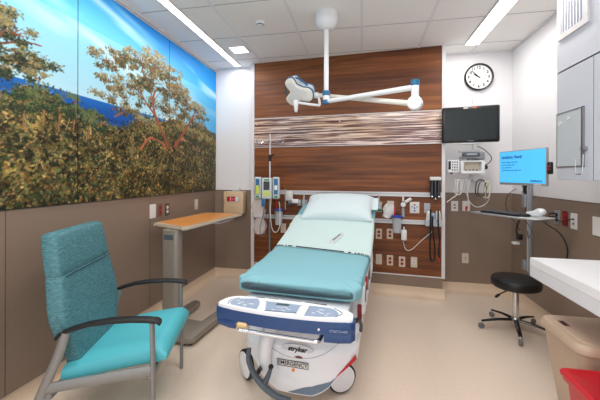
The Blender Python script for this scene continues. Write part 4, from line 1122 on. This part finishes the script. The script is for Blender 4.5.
def foliage(fn, n, pal, r=(.008,.02), al=.85):
    for _ in range(n):
        y, z = fn(); c = pal[rng.integers(len(pal))]; j = rng.uniform(-14,14)
        dab(y, z, rng.uniform(*r), rng.uniform(r[0]*.5,r[1]*.5), [v+j for v in c], rng.uniform(-1.3,1.3), al)
def treeline(y):      # top of the scrub mass
    return 1.775+.05*math.sin(y*2.1+1)+.04*math.sin(y*5.3)+.02*math.sin(y*13)+(.08 if 1.45 < y < 1.95 else 0)*math.sin((y-1.45)/.5*PI)+.10*max(0,min((y-2.6)/.6,1))*(1 if y < 3.65 else max(0,1-(y-3.65)/.3))-.03*max(0,min((y-3.6)/.3,1))
tl = np.array([treeline(v) for v in yy])[None,:]+.02*(vnoise(Yg,Zg,30,30,11)-.5)
mask = Zg < tl-.01
nn_ = vnoise(Yg,Zg,16,20,12)*.5+vnoise(Yg,Zg,40,44,13)*.5
scrub = mixc((38,40,26), (116,106,60), (nn_-.25)*1.7)
img = np.where(mask[...,None], scrub, img)
def big(): y = rng.uniform(MY0,MY1); top_ = treeline(y); return y, rng.uniform(MZ0, top_+.01)
def bigtop(): y = rng.uniform(MY0,MY1); return y, treeline(y)+rng.normal(0,.022)
foliage(big, 6500, greens+greens+tans[:3], (.008,.020), .85)
foliage(big, 1500, [(22,26,20),(30,34,22),(40,36,24)], (.008,.03), .7)
foliage(bigtop, 1500, greens[:6], (.006,.015), .9)
foliage(big, 2600, tans+greens[2:5], (.004,.010), .75)
shade = .50+.95*vnoise(Yg,Zg,7,8,21)*.6+.95*vnoise(Yg,Zg,18,18,22)*.4
img = np.where((Zg < tl+.02)[...,None], img*np.clip(shade+.2,.6,1.35)[...,None]*np.array([1.06,1.0,.98]), img)
foliage(big, 2600, [(96,112,62),(128,124,76),(76,98,58),(168,132,88),(150,104,66),(172,150,104)], (.004,.011), .85)
foliage(big, 900, [(26,30,24),(36,34,26)], (.005,.014), .8)
foliage(lambda: (lambda y: (y, rng.uniform(MZ0, MZ0+.25)))(rng.uniform(MY0,MY1)), 900, [(40,34,22),(80,62,34),(132,84,40),(60,70,30)], (.006,.02), .8)
for _ in range(240):                                # bare branches in the scrub
    y, z = big(); a = rng.uniform(.3,2.8); L = rng.uniform(.05,.16)
    if z > 1.3: stroke([(y,z),(y+L*.5*math.cos(a)+.01,z+L*.5*math.sin(a)),(y+L*math.cos(a),z+L*math.sin(a))], .0035, .002, (190,156,112), .8)
def crown(blobs, n, pal, hi, dens=1.0, tw=(120,74,48)):
    for cy, cz, ry, rz_ in blobs:
        k = int(n*ry*rz_*dens*4.2)
        for _ in range(max(k//42,3)):
            a = rng.uniform(0,2*PI); q_ = rng.uniform(.2,.95); stroke([(cy,cz-rz_*.4),(cy+ry*q_*.5*math.cos(a),cz+rz_*q_*.3*math.sin(a)),(cy+ry*q_*math.cos(a),cz+rz_*q_*math.sin(a))], .004,.002, tw, .85)
        subs = []
        for _ in range(max(int(ry*rz_*1100), 5)):
            a = rng.uniform(0,2*PI); q_ = math.sqrt(rng.uniform(0,1.1)); subs.append((cy+ry*q_*math.cos(a), cz+rz_*q_*math.sin(a), rng.uniform(.012,.03)))
        for _ in range(k):
            sy_, sz_, sr_ = subs[rng.integers(len(subs))]; y = sy_+rng.normal(0,sr_); z = sz_+rng.normal(0,sr_*.55)
            pp = hi if (z-cz)/rz_ > .1+rng.normal(0,.35) else pal
            c = pp[rng.integers(len(pp))]; dab(y, z, rng.uniform(.004,.012), rng.uniform(.0035,.007), c, rng.uniform(-1.2,1.2), .85)
# left pine: trunk then umbrella crown
stroke([(1.18,1.62),(1.24,1.80),(1.33,1.98),(1.40,2.10)], .020, .010, (138,80,56))
stroke([(1.24,1.82),(1.16,1.98),(1.10,2.1)], .012, .006, (128,76,54)); stroke([(1.34,2.0),(1.50,2.08),(1.62,2.10)], .008, .004, (128,76,54))
crown([(1.12,2.13,.22,.09),(1.32,2.20,.16,.07),(1.45,2.12,.16,.07),(1.58,2.02,.13,.06),(1.30,2.06,.12,.04),(1.50,1.95,.15,.035),(1.60,1.90,.09,.03),(1.08,1.98,.16,.06),(1.38,1.90,.12,.04),(1.55,1.82,.10,.03),(.95,2.1,.2,.12),(.8,2.0,.2,.12)], 21000, greens, tans[:3]+pale[2:])
# big pine at the right: several leaning trunks
tr = (150,88,62)
stroke([(2.92,1.60),(2.80,1.75),(2.70,1.88),(2.66,2.02),(2.72,2.14)], .022, .010, tr)
stroke([(3.02,1.62),(3.18,1.78),(3.32,1.92),(3.42,2.05)], .024, .010, tr)
stroke([(2.70,1.88),(2.56,1.98),(2.46,2.10)], .012, .006, tr); stroke([(2.66,2.0),(2.60,2.16),(2.52,2.26)], .009, .005, tr)
stroke([(3.30,1.9),(3.44,1.98),(3.56,2.00)], .010, .005, tr); stroke([(3.1,1.7),(3.3,1.70),(3.48,1.60)], .010, .004, (168,120,92))
stroke([(2.5,1.55),(2.62,1.66),(2.78,1.64),(2.9,1.56)], .014, .006, (176,104,72)); stroke([(2.2,1.78),(2.36,1.86),(2.54,1.84)], .008, .004, tr)
crown([(2.10,2.20,.16,.08),(2.28,2.28,.16,.08),(2.5,2.33,.20,.10),(2.72,2.36,.22,.12),(2.95,2.33,.22,.11),(3.12,2.22,.18,.09),(3.32,2.12,.2,.09),(3.5,2.08,.17,.07),(3.62,2.02,.12,.05),
       (2.15,2.05,.12,.04),(2.25,2.0,.16,.035),(2.45,2.12,.16,.06),(2.62,2.14,.13,.05),(2.95,2.12,.16,.06),(2.98,1.98,.12,.05),(3.2,1.97,.14,.05),(2.08,1.9,.12,.03),(2.35,1.86,.16,.05),(2.5,1.78,.14,.06)], 17000, greens[1:]+tans[2:], pale+tans[:2])
crown([(3.15,1.80,.22,.10),(3.45,1.78,.25,.10),(3.7,1.72,.2,.09),(2.75,1.72,.16,.08)], 14000, greens, tans[:3])
crown([(2.2,1.93,.12,.06),(2.36,2.06,.16,.06),(2.55,1.97,.14,.07),(2.78,2.0,.13,.08),(2.98,1.88,.14,.08),(3.18,2.04,.16,.07),(3.38,1.95,.15,.07),(3.55,1.9,.12,.06),(3.7,1.86,.12,.05),(2.66,2.2,.3,.10),(3.0,2.18,.22,.08)], 7500, greens+greens+tans[2:], tans+pale[2:])
crown([(1.05,1.86,.2,.06),(1.2,2.0,.2,.06),(1.42,2.02,.14,.05)], 7000, greens, greens[2:5]+tans[:2])
stroke([(2.92,1.60),(2.80,1.75),(2.70,1.88),(2.66,2.02),(2.72,2.14)], .016, .007, tr, .8)
stroke([(3.02,1.62),(3.18,1.78),(3.32,1.92),(3.42,2.05)], .017, .007, tr, .85)
stroke([(2.70,1.88),(2.56,1.98),(2.46,2.10)], .008, .004, tr, .6); stroke([(1.18,1.62),(1.24,1.80),(1.33,1.98),(1.40,2.10)], .014, .007, (130,84,64), .7)
stroke([(2.66,2.0),(2.78,2.12),(2.9,2.2)], .007, .003, tr, .7); stroke([(3.18,1.78),(3.05,1.95),(3.02,2.12)], .007, .003, tr, .7)
# small pine tips in the middle
for y0, z0 in ((1.50,1.78),(1.62,1.83),(1.72,1.80),(1.83,1.82),(1.95,1.78),(2.05,1.75)):
    stroke([(y0,z0-.2),(y0+.02,z0)], .005, .003, (150,110,74)); crown([(y0,z0,.05,.035),(y0,z0-.06,.07,.04)], 16000, [(44,62,42),(62,78,48),(36,48,34)], [(92,106,64),(112,112,70)])
grn = (img[...,1] >= img[...,2])[...,None] & (img[...,2:3] < 150)
img = np.where(grn, (img-70)*1.16+70+np.array([-4,-2,2]), img)
img = np.clip(img, 0, 255)/255
img = np.where(img <= .04045, img/12.92, ((img+.055)/1.055)**2.4)

mm_ = bpy.data.materials.new('printed_mural'); mm_.use_nodes = True
nt = mm_.node_tree; b = nt.nodes['Principled BSDF']; at = nt.nodes.new('ShaderNodeAttribute'); at.attribute_name = 'Print'
nt.links.new(at.outputs['Color'], b.inputs['Base Color']); b.inputs['Roughness'].default_value = .5; b.inputs['Specular IOR Level'].default_value = .25
seams = [MY0, .806, 1.863, 2.920, MY1]
labs = ['forest mural panel nearest the camera, mostly scrub', 'mural panel showing the left pine crown above the teal chair', 'mural panel showing the large pale pine in the middle', 'mural panel nearest the back corner with leaning trunks']
gapm = M('mural_edge', (30,34,38), .5)
for k in range(4):
    a, b_ = seams[k]+.0028, seams[k+1]-.0028
    idx = np.where((yy >= a) & (yy <= b_))[0]; n1 = len(idx)
    xf = XL+.014
    # front face grid plus a rim back to the wall
    ys_ = yy[idx].copy(); ys_[0] = a; ys_[-1] = b_; co = np.zeros((NZc, n1, 3)); co[...,0] = xf; co[...,1] = ys_[None,:]; co[...,2] = zz[:,None]
    verts = co.reshape(-1,3); ii = np.arange(NZc*n1).reshape(NZc,n1)
    f = np.stack([ii[:-1,:-1], ii[:-1,1:], ii[1:,1:], ii[1:,:-1]], -1).reshape(-1,4)
    me = bpy.data.meshes.new('mural_panel'); me.from_pydata(verts.tolist(), [], f.tolist()); me.update()
    ca = me.color_attributes.new('Print', 'FLOAT_COLOR', 'POINT')
    colr = np.ones((NZc*n1, 4), dtype=np.float32); colr[:,:3] = img[:,idx].reshape(-1,3)
    ca.data.foreach_set('color', colr.ravel())
    me.materials.append(mm_)
    t = thing('mural_panel', labs[k], 'mural', (0,0,0), group='mural panels')
    o = bpy.data.objects.new('printed_face', me); C.objects.link(o); o.parent = t
    B(XL+.001, XL+.0135, a, b_, MZ0-.003, MZ1+.002).build('panel_board', gapm, t)

# ------------------------------------------------------------------ camera and view
cam = bpy.data.cameras.new('camera'); co_ = bpy.data.objects.new('camera', cam); C.objects.link(co_)
cam.sensor_width = 36; cam.lens = 321.4/600*36
cam.shift_y = -24.3/600
cam.clip_start = .02
co_.location = (0,0,1.32)
co_.rotation_euler = (R(90), 0, R(10.97))
co_.rotation_mode = 'XYZ'
co_.matrix_world = Matrix.Translation((0,0,1.32)) @ Matrix.Rotation(R(10.97),4,'Z') @ Matrix.Rotation(R(90),4,'X') @ Matrix.Rotation(R(.16),4,'Z')
sc = bpy.context.scene; sc.camera = co_
vs = sc.view_settings; vs.view_transform = 'Standard'; vs.look = 'None'; vs.exposure = -0.2; vs.gamma = 1; vs.use_curve_mapping = False
